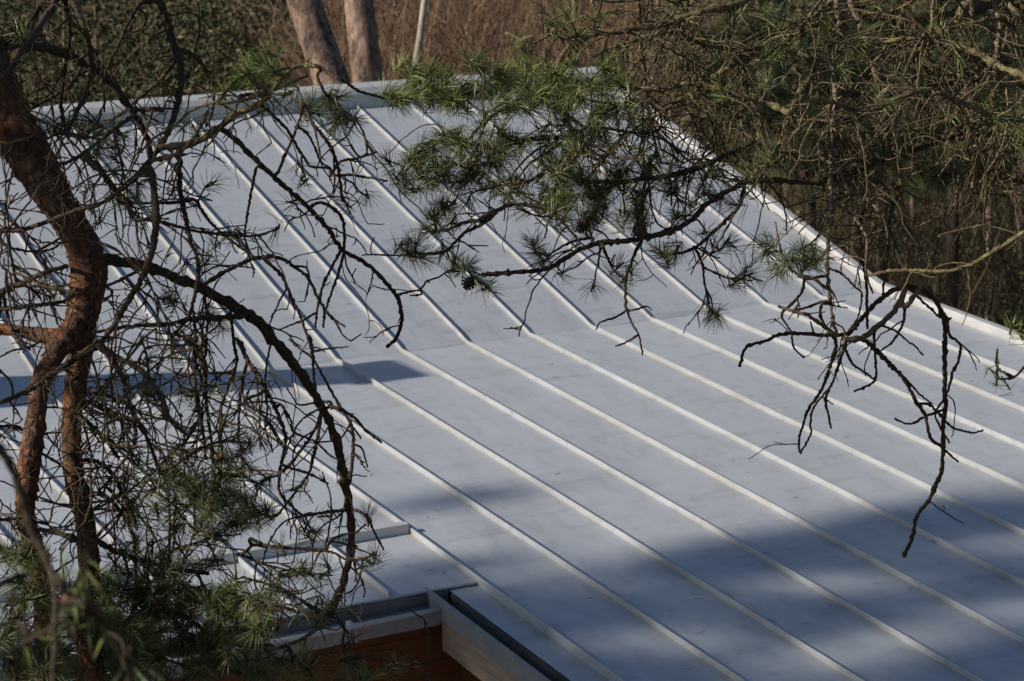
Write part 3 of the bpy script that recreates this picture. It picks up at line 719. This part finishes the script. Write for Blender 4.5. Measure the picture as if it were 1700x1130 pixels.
LEFT = '''
00 14 q.1 -85,-110 60,-90 200,-110 380,-95 560,-110
00 12 q.1 -70,-20 -130,120 -110,300 -140,520 -120,760 -150,980
11 16 q.5 0,270 150,275 300,300 420,340 520,390 600,430 680,510 760,600 830,700 890,800 930,900 940,980
11 14 345,0 270,130 215,210 130,330 70,420 0,500
11 6 265,0 225,100 180,200 140,270
11 8 400,0 430,130 435,260 410,400 395,540 380,640 400,760 430,850
11 11 440,0 490,100 540,220 560,350 565,470 530,590 480,700 430,800
11 6 q.4 870,0 830,100 770,210 730,300 690,380 655,480 650,600 655,700
11 5 q.1 870,50 910,100 890,170 800,220 690,290
11 13 q.4 990,0 1040,120 1070,230 1100,320 1130,400 1135,500 1120,600 1090,720 1050,830 1000,920 930,1010 850,1110
11 5 q.3 1215,0 1245,120 1245,220 1220,320 1205,480
11 7 q.4 1110,310 1200,340 1270,410 1320,510 1340,600 1320,720 1290,790
11 7 1090,390 1010,490 920,570 840,640 740,720 600,800 480,840 400,840
11 4 q0 1080,330 950,380
11 11 L 1000,920 1180,900 1280,860 1380,790 1500,700 1640,640 |12 300,440 400,410 480,410
11 9 q.3 1300,850 1350,800 1450,850 1560,960 |22 150,0 240,80 420,240 540,370 630,500 780,590 860,660 970,790 1000,880 1005,960 970,1060 910,1115
11 7 520,400 440,530 300,620 150,700 0,780
11 5 420,120 330,190 230,220 0,235
11 6 q.1 570,310 630,350 640,430 600,530
11 6 200,730 300,770 400,820 500,860 640,840 740,790 830,720
11 9 q0 830,680 1020,690
11 6 L 1640,600 1450,640 1340,640 1200,690 1100,780 1060,830
11 7 820,730 700,820 560,930 450,1000 300,1060
11 4 q.2 400,440 330,560 295,610
11 8 L 930,1010 1100,960 1200,880 1270,760 1300,690
12 6 q.2 480,410 560,460 650,510 740,570 850,600 940,620
12 7 L 420,470 300,520 180,570 0,600
12 4 q.2 165,600 140,500 130,400 175,310
12 6 q.4 110,640 200,720 290,810 340,900 400,990 440,1040 550,1050
12 5 q.3 385,620 375,720 330,850 280,960 230,1080
12 5 q.3 350,790 420,840 470,940 500,1010 560,1050
12 7 q.5 400,660 440,760 500,830 560,920 600,1020 620,1130 |22 625,130 635,200
12 5 q.5 480,480 540,600 640,690 740,780 780,880 790,960
12 4 q.3 640,820 690,910 740,980
12 5 q.6 560,1100 620,1010 720,990 850,950
22 5 q.5 600,40 700,40 800,55 915,75
22 4 q.4 640,60 700,90 740,140 800,180
22 5 q.15 95,0 70,120 40,280 25,420 45,500 70,545
22 6 q.15 430,240 500,210 580,250 640,330 645,480 635,560 600,680 570,760 540,850 520,910
22 5 q.1 625,510 560,630 510,740 480,860 465,990
22 4 q.1 975,790 1060,765 1120,755 1160,705 1180,712
22 4 q0 1120,755 1130,785 1060,790
21 18 q.7 600,560 700,570 850,595 1000,640 1120,690 1240,740 1340,790 1450,850 1560,920 1640,980 |32 190,10 260,80 350,190 430,310 500,430 560,540 600,660 630,780 650,900 670,1000 |42 680,60 690,200 680,350 650,480 610,600 560,700 470,800
21 9 q.6 0,385 150,375 300,330 450,270 600,230 720,160 830,80 920,0
21 12 0,780 120,720 280,650 420,610
21 12 q.8 940,0 965,150 975,300 965,450 940,560 890,680 830,780 770,880 720,970 650,1060 580,1130 |31 450,150 330,230 200,320 0,410
21 9 q.6 1120,0 1130,150 1160,300 1190,450 1230,540 1240,640 1220,780 1190,900 1140,980 1070,1060
21 6 q.6 1150,200 1220,195 1280,290 1340,360 1430,440 1530,510 1590,550
21 6 810,210 950,215 1100,210 1190,195
21 12 560,-40 620,0 720,130 780,200 840,320
21 6 q.6 840,320 950,320 1060,345 1160,375 1300,400 1500,420 |22 130,410 240,365
21 7 q.8 0,880 150,865 330,840 500,800 650,740 780,680 900,620
21 9 q1.1 600,1020 780,990 930,975 1060,970 1150,945 1250,935 1400,930 1520,920
21 7 q.3 1260,740 1330,690 1450,620 1590,560 1700,545 |22 160,545 250,560 330,610 400,660 440,720 480,800 520,880 515,990
22 5 q.1 520,880 580,940 650,985
22 6 q.3 150,570 240,650 290,740 340,850 390,970 420,1060 440,1130
22 4 q.1 350,610 410,620 425,700 400,830
22 4 q.2 285,750 220,870 180,970
22 4 q.2 460,905 380,950 240,1005
21 5 0,430 60,490 200,515 330,500 390,455
21 5 200,1110 340,1030 480,960 600,860 700,780
21 4 0,590 100,680 200,760 330,800
21 5 80,0 40,200 30,330 60,500 100,700
21 5 1280,800 1300,950 1280,1130 |31 1290,100
21 6 1210,900 1230,1130
21 5 1440,880 1470,1130 |31 1480,150 1440,300 1390,400 1380,560 1385,700 1380,880 1340,1020 1300,1120
21 4 920,680 960,770 1030,830
21 7 20,800 50,930 100,1060 190,1130
31 11 600,40 720,120 850,180 930,260 990,340 1030,430 1070,520 1140,590
31 9 700,130 770,250 800,370 830,480 880,550 940,680 990,820
31 8 500,360 620,350 740,390 840,440
31 6 L 430,440 560,400 640,300 720,220
31 6 540,400 640,450 740,500 860,525
31 8 470,460 580,560 660,640 740,750
31 8 1160,0 1220,100 1215,250 1240,420 1270,600 1290,760
31 7 1240,60 1280,220 1290,400 1310,560 1330,700 1340,860 1340,1010
31 7 q.6 1490,20 1540,130 1600,220 1660,320 |32 30,400 120,470
31 6 q.6 1540,170 1510,320 1495,480 1490,610
31 6 840,530 850,600 830,690 790,750 740,810 680,890 580,1000
31 6 1260,480 1180,620 1080,720 960,840 830,940 700,1020 560,1090
31 8 520,770 620,780 700,850 750,940 790,1060 780,1130
31 5 880,0 920,120 935,280
31 7 0,560 100,560 200,610 300,600
31 5 250,720 400,800 560,820 700,800
31 6 1000,850 1150,760 1260,690 1400,650 1560,660
31 8 480,900 560,960 680,1010 760,1090
32 7 q.4 0,30 40,140 120,250 160,330 210,430 250,520 280,640 260,760 240,860 240,960 290,1030 380,1110
32 4 q.2 185,50 160,180 150,320 165,450 150,560 200,720
32 6 q.2 300,10 380,80 440,120 490,200 540,290 590,380 640,460 680,530 700,620 700,720 690,840 670,930
32 6 q.1 430,0 450,120 455,230 470,330
32 4 q0 450,90 540,70 670,58
32 6 q.15 560,430 640,455 720,510 780,580 880,655
32 6 q.3 510,440 470,560 380,700 270,830 160,890
32 6 q.3 505,470 480,620 450,760 420,860 330,980 220,1120
32 4 q.2 500,440 400,500 340,570 270,750
32 4 q.1 560,400 450,410 360,420 310,350 290,320
32 5 q.2 250,420 310,520 330,590 460,650 560,740 620,770
32 4 q.1 680,540 730,600 750,630
32 4 q.1 700,660 715,670 760,700 790,810
32 4 q.1 690,530 650,600 600,640 490,655
32 5 q.1 270,800 320,820 420,850 500,890 545,915
32 4 q.3 0,410 150,400 240,410
32 5 q.3 660,1080 500,1100 380,1120
42 4 q.3 650,60 520,75 400,100 280,130 200,220 160,310 130,400
42 6 q.4 60,240 150,280 300,300 480,310 580,330 660,370 760,370 840,330
42 5 q.3 530,310 570,250 640,215 720,200 780,150
42 5 q.2 680,50 750,75 800,130 850,230 890,310
42 4 q.2 690,420 750,490 775,570 770,605
42 4 q.3 760,380 740,490 690,570 600,590
42 5 0,340 90,380 200,420 260,470 450,460 570,470
42 7 L 540,740 480,800 380,870 250,920 120,960 0,1060
42 6 0,480 150,520 280,570 400,640 500,700
42 5 250,920 300,920 350,1010 420,1060
42 4 q.6 560,720 640,780 640,900 680,990 800,980 950,1010 1080,1050 1180,1010
42 4 q.5 680,990 750,960 850,940
41 10 600,250 700,310 830,360 950,400 1100,430 1300,460
41 10 250,180 400,220 520,260
41 8 D 790,0 800,130 840,250 850,400 850,560 830,680 780,780
41 5 D 1210,0 1210,200 1150,360 1090,500 1040,640 960,560 900,430
41 5 1100,0 1090,150 1080,300 980,480
41 8 850,560 1000,560 1200,560 1400,590 1695,650 |42 120,620 300,680
41 8 830,620 1000,650 1180,740 1300,830 1450,900 1695,910 |42 150,900
41 8 0,120 100,115 300,150
41 7 0,310 150,320 260,300
41 7 600,600 750,760 850,900 1000,980 1200,1050
41 6 300,560 450,700 560,860 700,1000
41 8 200,500 120,700 60,900 100,1130
41 6 1040,660 1200,900 1350,1000 1500,1100
'''
for ln in LEFT.strip().split('\n'): L_.branch(ln)
L_.dead_twigs()
L_.tangle(0, 150, 290, 560, 60, .1, .24)
L_.tangle(0, 560, 400, 1130, 180, .1, .28)
for (x, y, n, r) in ((30, 50, 30, 1), (42, 105, 22, 0), (45, 165, 20, 1), (150, 205, 40, 0), (172, 215, 36, 1), (205, 225, 30, 0), (270, 152, 22, 1), (283, 168, 18, 0), (130, 210, 30, 0), (165, 235, 30, 0), (190, 245, 26, 0),
                     (408, 118, 46, 1), (425, 100, 40, 1), (415, 108, 44, 1), (400, 128, 40, 1), (440, 110, 44, 1), (455, 120, 36, 1), (380, 145, 30, 1), (445, 85, 34, 1), (432, 130, 40, 1), (300, 215, 24, 1), (320, 210, 22, 0), (430, 175, 24, 0), (470, 160, 40, 1), (520, 165, 46, 0), (545, 175, 54, 0), (560, 190, 54, 0), (575, 205, 46, 0), (555, 210, 40, 0), (530, 190, 40, 0), (500, 175, 34, 0), (565, 160, 34, 1), (590, 195, 30, 0),
                     (648, 158, 46, 1), (662, 165, 46, 1), (676, 160, 46, 1), (690, 165, 40, 1),
                     (357, 302, 20, 0), (385, 388, 14, 0), (358, 402, 22, 0), (350, 425, 22, 0), (478, 335, 16, 0), (612, 328, 16, 0), (570, 332, 18, 0), (455, 383, 12, 0), (505, 290, 18, 1), (510, 298, 14, 0),
                     (90, 477, 18, 0), (280, 492, 34, 0), (290, 500, 26, 0), (358, 532, 30, 0), (345, 520, 24, 0), (370, 545, 26, 0), (287, 585, 16, 0), (240, 640, 30, 0), (250, 652, 26, 0), (362, 650, 22, 1), (290, 625, 14, 0), (425, 678, 20, 0), (414, 730, 30, 0), (400, 722, 30, 0), (405, 745, 26, 0), (240, 560, 14, 0), (250, 600, 14, 0),
                     (130, 690, 14, 0), (150, 710, 14, 0), (215, 790, 26, 0), (230, 770, 24, 0),
                     (440, 795, 26, 0), (425, 805, 24, 0), (490, 812, 22, 1), (570, 765, 12, 0), (610, 855, 24, 0), (430, 852, 50, 0), (415, 845, 50, 0), (445, 845, 40, 0), (520, 883, 34, 1), (510, 890, 28, 0), (545, 857, 16, 1), (602, 928, 22, 0), (625, 918, 22, 0), (590, 905, 14, 0), (500, 940, 26, 1), (540, 930, 26, 0), (465, 905, 14, 0)):
    L_.shoot(x, y, DL + RNG.normal(0, .12), int(n * 1.25), .056, bool(r))
L_.mass(345, 800, 80, 55, 32, DL, .2, 36)
L_.mass(390, 850, 60, 30, 20, DL, .2, 36)
L_.mass(300, 880, 130, 70, 34, DL, .25, 34)
L_.mass(470, 985, 95, 45, 26, DL, .25, 34, young=.25)
L_.mass(330, 1060, 170, 75, 90, DL, .3, 40)
L_.mass(120, 1080, 140, 60, 70, DL, .3, 40)
L_.mass(30, 930, 45, 50, 22, DL, .2, 34, young=.4)
L_.mass(520, 1105, 150, 30, 30, DL, .2, 30, young=.3)
L_.mass(230, 960, 90, 50, 20, DL + .1, .2, 34)
L_.mass(200, 1050, 230, 85, 150, DL, .3, 42, young=.15)
L_.mass(170, 300, 70, 60, 10, DL, .2, 24)
L_.mass(270, 690, 120, 60, 14, DL, .2, 18)
L_.finish()

# ---- pine on the right with lichen-covered limbs and hanging dead branchlets
DR = 6.0
tb = at(1930, 1130, DR)
R_ = Pine('pine with lichen-covered limbs and bare hanging branchlets above the lower verge', (tb[0], tb[1], 0), DR)
R_.branch('00 20 d6.0 e6.0 t0 q0 1930,-260 1925,-400 1930,-560')
trunk_part(R_, [([(1925, -560, 26, 6.0), (1930, -300, 34, 6.0), (1925, 0, 40, 6.0), (1935, 300, 44, 6.0), (1930, 700, 48, 6.0), (1935, 1180, 52, 6.0)], (.05, .03))])
RIGHT = '''
00 24 q0 1930,-260 1800,-180 1600,-120 1400,-110 1150,-95 900,-105
00 22 q0 1930,150 1840,100 1760,180 1750,400 1760,560
14 18 L q.6 e6.2 1700,-120 1500,-80 1330,30 1300,100 1230,170 1100,260 1000,330
13 13 L q.7 e5.9 1690,-60 1600,30 1420,60 1300,100 1150,150 950,180 820,200 690,215 600,260 530,310 490,380 470,460 490,580 530,720 560,800 620,850
14 13 D q.35 610,0 660,130 720,280 750,380 790,530 840,650 880,800 910,950 930,1130 |24 925,120 935,260 960,400 970,550 950,680 940,780 900,870 830,940 760,1000 700,1050 620,1070 560,1060
14 9 D q.3 520,0 540,150 520,300 500,430 510,560 520,640 500,750 490,900 485,1130 |24 485,200 475,400 465,560 470,700 485,830 500,950 520,1020 530,1050
14 9 D q.5 1500,0 1540,130 1530,280 1510,420 1510,550 1480,700 1440,830 1410,950 1380,1130 |24 1350,190 1240,290
14 8 L q.6 1370,0 1370,150 1365,300 1400,420 1400,600 1385,730
14 6 L q.5 1580,0 1600,100 1580,250 1530,390
14 6 D q.6 1130,0 1120,150 1090,300 1060,380
14 6 L q.5 910,0 940,70 870,230 790,350 700,450 600,560 530,620 430,690
14 6 L q.4 960,130 1010,260 1050,370 1040,470 1000,550 940,580 860,550 790,500 760,460
14 5 L q.5 750,420 710,560 690,690 640,850 640,1000 |24 615,120 590,200 500,270
14 5 L q.6 840,620 890,600 760,660 660,730 540,755 400,750 280,750
14 6 L q.5 490,0 370,110 290,200 150,230 50,290
14 5 L q.5 430,0 330,130 270,230 200,300
14 5 L q.5 1500,410 1400,470 1310,570 1260,660
14 5 L q.5 1510,440 1420,560 1320,660 1240,730 1130,780 1000,810
14 7 L q.5 1060,400 1100,450 1180,540 1240,690 1290,830
14 5 D q.4 1420,900 1280,960 1190,1060 1150,1130
14 5 L q.5 1440,810 1480,790 1580,860 1640,960
14 5 D q.5 1540,440 1590,600 1590,800 1570,1000 1560,1130 |24 1540,80 1570,140 1640,140
14 5 D q.4 490,830 450,830 410,900 430,980 520,1050 570,1130 |24 600,130 720,200 800,280 840,380
14 5 L q.5 490,800 540,830 620,900 640,970 610,1060
14 5 L q.7 500,440 380,470 300,540 250,660 200,800 130,960 0,1110
14 9 L q.4 1700,130 1560,120 1440,120
14 5 L q.5 1010,0 860,75 700,80
14 12 L q.8 1700,480 1550,420 1400,330 1200,260 1000,240 800,260
14 10 L q.8 1700,760 1500,720 1300,640 1100,560 900,620 700,700 500,640 300,600
13 10 L q.9 1690,620 1500,560 1300,520 1100,560 900,540 700,520
13 9 L q.9 1690,300 1400,280 1200,200 1000,240 800,300
13 7 D q.35 985,0 990,100 985,200 1000,330 1020,480 1030,600 1050,740 1080,880 1120,1020
13 5 D q.4 690,0 740,100 850,220 960,330 1060,480 1080,510
13 4 L q.4 1240,0 1150,40 1050,60 900,65 780,75
13 5 L q.4 690,205 620,175 480,180 400,230 300,265 150,205
13 4 D q.4 1290,10 1250,180 1210,350
13 11 L q.1 1690,340 1570,400 1480,460 1380,530
13 7 L q.5 1380,530 1300,590 1220,630 1150,690 1050,740
13 4 L q.4 980,370 900,480 830,590 780,680 750,800
13 4 D q.4 1450,230 1430,360 1370,500 1355,640
13 4 L q.4 1230,330 1290,460 1300,590 1400,700
13 4 D q.4 1640,430 1600,600 1620,740 1625,810
13 8 q.7 620,850 480,860 300,870 150,900 0,900 |12 1600,900 1440,900 1300,830
13 6 q.8 470,500 380,570 250,640 100,700 0,780 |12 1600,700 1520,770 1440,850 1380,930
13 6 q.8 470,480 300,560 150,570 0,580 |12 1500,570 1350,600 1150,620
13 5 D q.4 1260,660 1340,780 1430,880 1520,970
13 6 L q.6 620,850 620,930 560,990 450,1030 290,1130 |23 150,100 0,130
13 10 L 620,850 600,950 560,1030 510,1110 |23 490,80 430,160 390,240
13 10 q.8 1690,900 1600,950 1500,980 1400,1030 1250,1080 1080,1110 |23 1000,60 900,80 750,80 600,90
13 5 D q.3 1060,740 1100,830 1200,920 1300,1010 1400,1080
13 6 q.9 600,840 700,760 850,660 1000,620 1150,690
13 6 q.9 620,860 750,800 880,820 1050,830 1120,800
13 5 q.9 1050,740 900,850 780,950 700,1040
23 7 q.9 390,240 350,230 180,225 100,260 0,300 |22 1600,270 1500,320 1400,330 1300,380 1200,390
22 6 q.4 1600,270 1500,350 1400,400 1330,470 1270,520 1150,530 1040,520
14 11 q.3 1290,830 1100,900 800,1000 500,1120 |24 300,80 100,70 |23 1650,80 1600,110 1500,160 1400,230 1320,310 1230,370 1150,400 1000,435 850,455 720,465 620,500 540,550 460,600 380,630 200,650 0,660
23 7 q.4 1050,-60 1050,0 1010,130 1000,250 1005,420 970,500 930,600 900,700 900,850 910,890
23 4 q0 905,885 830,930 740,960 715,1005
23 4 q0 910,890 960,880 1030,860 1060,885
23 4 q0 910,890 940,970 980,1040 1000,1130 |33 1005,110
23 4 q0 975,1040 900,1085 835,1108
23 4 q.2 740,475 730,580 710,660 700,750
23 5 q.3 750,470 760,490 800,590 850,660 900,690
23 7 q.4 1640,95 1620,200 1560,290 1440,400 1340,490 1260,520 1150,540
23 5 q.1 1330,490 1380,600 1390,700 1420,850
23 4 q.1 1360,500 1430,540 1490,560
23 4 q.2 1390,620 1460,650 1580,700
23 4 q.3 430,240 430,260 530,360 600,440 630,470
23 4 q.3 430,250 430,280 410,350 395,430
23 5 q.3 690,455 690,435 580,450 480,500 400,550
23 4 q.3 1040,60 1050,150 1070,280 1120,360 1230,385
23 4 q.1 1170,50 1180,80 1185,230
23 4 q.1 1180,140 1190,150 1260,210 1330,240
24 7 q.12 925,110 900,115 820,130 740,200 690,280 665,370 670,480 690,600 710,730 715,1000
24 6 q.1 930,130 910,160 870,250 850,350 845,480 830,640 810,790
24 8 D q.2 1290,40 1280,100 1260,220 1230,320 1190,450 1150,560 1090,680 1010,790 960,860
24 5 L q.25 1240,290 1100,330 980,380 860,400 740,460 690,500
24 5 D q.2 480,205 510,210 600,270 660,340 710,430 710,560 710,660 750,780
24 4 D q.1 480,220 450,320 400,430 310,505
24 8 q.1 940,740 930,740 860,770 780,830 720,890 650,970 590,1030 450,1040 300,1030 170,1035 70,1080 |34 -40,60 -85,180
24 9 q.1 945,730 990,740 1080,770 1140,820 1180,900 1200,980 1200,1130 |34 1200,200 1200,350 1205,430 1190,560 1190,700 1180,840 1160,890 |44 1100,0 1020,110 1000,220 945,350
24 5 q0 985,750 1060,830 1120,880 1170,930 1240,935
24 5 q.05 1205,920 1215,940 1230,1040 1270,1070 |34 1300,60 1280,160 1250,210 1230,300 1190,390 1140,470 1170,560 1230,660
24 5 q.05 950,850 940,960 900,1040 |34 860,40 780,90
24 7 L q.1 525,1040 480,1010 410,960 330,910 250,890 160,860
24 5 q0 480,835 440,830 330,870 260,880
24 6 q0 475,840 430,850 420,920 450,980
24 3 q0 480,840 580,825
24 3 q0 485,850 590,870
24 5 q.05 320,695 310,760 260,830 200,880 180,930 240,1020 |34 245,0 260,70 320,125
24 4 q0 380,1030 360,960
24 4 q.1 470,620 560,660 640,740 680,780 660,920 600,1010
24 4 q0 760,990 820,985 900,1020 980,1090 |34 1000,40 1065,110
24 8 L q.5 1760,330 1700,390 1600,460 1500,520 1400,580 1300,620 1200,640 1000,635 850,640 720,670
24 5 D q.2 140,330 160,460 210,590 280,660 380,690 460,750
34 6 q.06 500,-10 520,30 490,160 450,280 410,360 340,460 310,560 290,630 290,710 300,725
34 5 q.06 570,0 580,40 540,160 490,300 430,370 370,460 360,560 365,600 300,720
34 5 q0 470,330 455,390 470,480 490,570
34 3 q0 430,370 500,415
34 5 q0 570,50 620,160 700,220 770,270
34 5 q0 755,-40 765,120 765,260 700,310 635,335
34 8 q.06 640,0 700,20 780,90 850,160 930,240 980,320 1020,400 1070,470 1090,550 1120,640 1200,690
34 4 q0 950,250 1010,320 1060,370 1120,415
34 5 q0 1030,410 1100,420 1160,470 1220,540 1280,575 1380,595 1440,580
34 5 q0 1195,450 1090,490 980,540 890,510
34 5 q0 1195,700 1280,775
34 5 q.1 1760,100 1700,180 1630,250 1550,260 1510,250
34 5 q.1 1625,250 1540,200 1520,150 1530,70
'''
for ln in RIGHT.strip().split('\n'): R_.branch(ln)
R_.dead_twigs()
R_.tangle(1120, -20, 1700, 270, 190)
R_.tangle(850, -20, 1180, 280, 85, .1, .28)
R_.tangle(1250, 200, 1700, 380, 40, .08, .2)
for (x, y, n, r) in ((705, 130, 50, 1), (720, 115, 46, 1), (690, 110, 46, 1), (672, 108, 40, 1), (735, 130, 50, 1), (730, 155, 50, 1), (712, 165, 46, 1), (745, 165, 46, 1), (770, 160, 46, 1), (790, 105, 50, 0), (775, 95, 46, 0), (805, 110, 50, 0), (820, 130, 50, 1), (850, 125, 46, 1), (870, 140, 46, 1), (880, 110, 40, 1), (860, 165, 40, 0), (905, 155, 40, 1), (960, 60, 40, 1), (985, 30, 40, 1), (940, 20, 40, 1), (1035, 130, 40, 1), (1020, 90, 40, 1),
                     (680, 262, 46, 1), (670, 285, 40, 0), (690, 275, 46, 0), (720, 250, 40, 0), (735, 220, 40, 0), (760, 230, 40, 0), (800, 220, 46, 0), (830, 245, 46, 0), (660, 300, 20, 0), (640, 265, 30, 1),
                     (676, 418, 44, 0), (665, 405, 30, 0), (702, 428, 44, 0), (690, 405, 40, 0), (720, 365, 46, 0), (735, 345, 46, 0), (750, 370, 40, 0), (705, 380, 40, 0), (766, 445, 54, 0), (755, 430, 46, 0), (780, 440, 40, 0), (798, 470, 40, 0), (812, 478, 30, 0), (735, 420, 34, 0),
                     (890, 418, 54, 0), (885, 400, 44, 0), (900, 430, 40, 0), (935, 452, 16, 0), (982, 482, 22, 0), (1039, 460, 30, 0), (1030, 440, 34, 0), (1050, 455, 24, 0), (1105, 423, 54, 0), (1120, 420, 50, 0), (1090, 412, 46, 0), (1065, 365, 40, 0), (1060, 345, 36, 0), (1130, 358, 30, 0), (1182, 519, 54, 0), (1188, 527, 40, 0), (1222, 468, 30, 0), (1232, 462, 24, 0), (1214, 338, 36, 0), (1200, 330, 30, 0), (1172, 386, 26, 0), (1206, 400, 30, 0), (1220, 410, 26, 0), (1180, 400, 20, 0),
                     (1266, 405, 44, 0), (1275, 420, 50, 0), (1255, 463, 26, 0), (1303, 440, 50, 0), (1320, 430, 54, 0), (1340, 439, 54, 0), (1350, 425, 54, 0), (1330, 415, 50, 0), (1365, 430, 44, 0), (1290, 455, 36, 0), (1240, 445, 30, 0)):
    R_.shoot(x, y, DR + RNG.normal(0, .12), int(n * 1.25), .061, bool(r), maxl=.3)
for (x, y) in ((1690, 545), (1680, 540)): R_.shoot(x, y, DR, 22, .05, True, maxl=.25)
for (x, y) in ((1657, 625), (1655, 630), (1665, 628)): R_.shoot(x, y, DR, 9, .035, True, maxl=.1)
R_.mass(890, 280, 200, 70, 105, DR, .22, 32)
R_.mass(1060, 320, 90, 60, 26, DR, .2, 28)
R_.mass(760, 285, 105, 60, 38, DR, .2, 32)
R_.mass(960, 330, 70, 45, 26, DR, .2, 36)
R_.mass(830, 150, 150, 42, 60, DR, .2, 38, young=.7)
R_.mass(960, 130, 140, 100, 26, DR + .2, .25, 34, young=.3)
R_.mass(965, 150, 85, 45, 34, DR, .15, 36, young=.6)
R_.mass(1020, 240, 70, 50, 18, DR, .15, 30, young=.3)
R_.mass(1190, 270, 90, 60, 18, DR + .1, .2, 30)
R_.mass(1240, 80, 120, 80, 14, DR + .4, .2, 36, young=.2)
R_.mass(1660, 210, 60, 80, 14, DR + .1, .2, 30, young=.5)
R_.mass(1500, 120, 200, 110, 16, DR + .6, .2, 36, young=.2)
for (x, y, d) in ((1060, 372, DR), (774, 463, DR), (975, 365, DR), (1335, 290, DR + .2)): R_.cone(x, y, d)
R_.finish()

# ---- shaded pine behind the hanging branchlets
DB = 9.5
tb = at(1990, 1130, DB)
B_ = Pine('dark bushy pine behind the hanging branchlets, right of the verge', (tb[0], tb[1], 0), DB)
B_.branch('00 20 d9.5 e9.5 t0 q0 1990,-300 1985,-400 1990,-600')
trunk_part(B_, [([(1990, -600, 22, 9.5), (1985, -300, 30, 9.5), (1990, 100, 36, 9.5), (1985, 600, 42, 9.5), (1990, 1180, 48, 9.5)], (.05, .05))])
for ln in '''
00 16 q.4 e9.9 1990,-200 1800,-60 1600,20 1400,30 1250,60 1120,40
00 15 q.4 e9.2 1990,0 1820,60 1640,110 1480,160 1340,150 1190,180
00 15 q.4 e9.8 1990,100 1820,180 1680,220 1520,230 1400,270 1260,260
00 13 q.4 e9.4 1990,240 1850,260 1720,300 1600,290 1480,310
00 12 q.4 e10 1990,-280 1750,-90 1500,-40 1300,-20 1080,-10
'''.strip().split('\n'): B_.branch(ln)
B_.dead_twigs()
B_.mass(1440, 110, 300, 130, 420, DB, .35, 46, .075, maxl=.9)
B_.mass(1480, 250, 230, 70, 240, DB, .3, 46, .075, maxl=.9)
B_.mass(1190, 60, 120, 70, 50, DB, .3, 34, .075, maxl=.9)
B_.finish()

# ---- young pine sapling close by, reaching up from below on the left
DN = 2.15
nb = at(-190, 1130, DN)
N_ = Pine('young pine sprig close by, blurred, with long splayed needles', (nb[0], nb[1], 0), DN)
N_.branch('00 20 d2.15 e2.15 t0 q0 -190,900 -200,760 -195,600')
trunk_part(N_, [([(-195, 600, 16, DN), (-190, 900, 22, DN), (-190, 1180, 30, DN)], (-.03, .02))], M_TWIG)
for ln in '''
00 14 q0 e2.0 -195,640 -60,690 0,745 32,810 52,880 80,935 92,990 92,1060 86,1150
00 15 q0 e2.1 -190,1000 -90,1000 -30,985 10,965 45,955
00 9 q0 e2.05 92,960 110,985 118,1020 125,1060
00 11 q0 e2.2 92,1000 140,1000 170,1030 200,1080 215,1140
00 7 q0 e2.0 125,1020 70,1050 20,1080 -30,1110
'''.strip().split('\n'): N_.branch(ln)
for (x, y, n) in ((115, 985, 13), (100, 960, 8), (180, 1040, 7), (215, 1120, 8), (60, 1060, 6), (130, 1010, 6)): N_.shoot(x, y, DN - .05, int(n * 1.2), .044, x < 140, maxl=.05, w=.0010)
N_.finish()
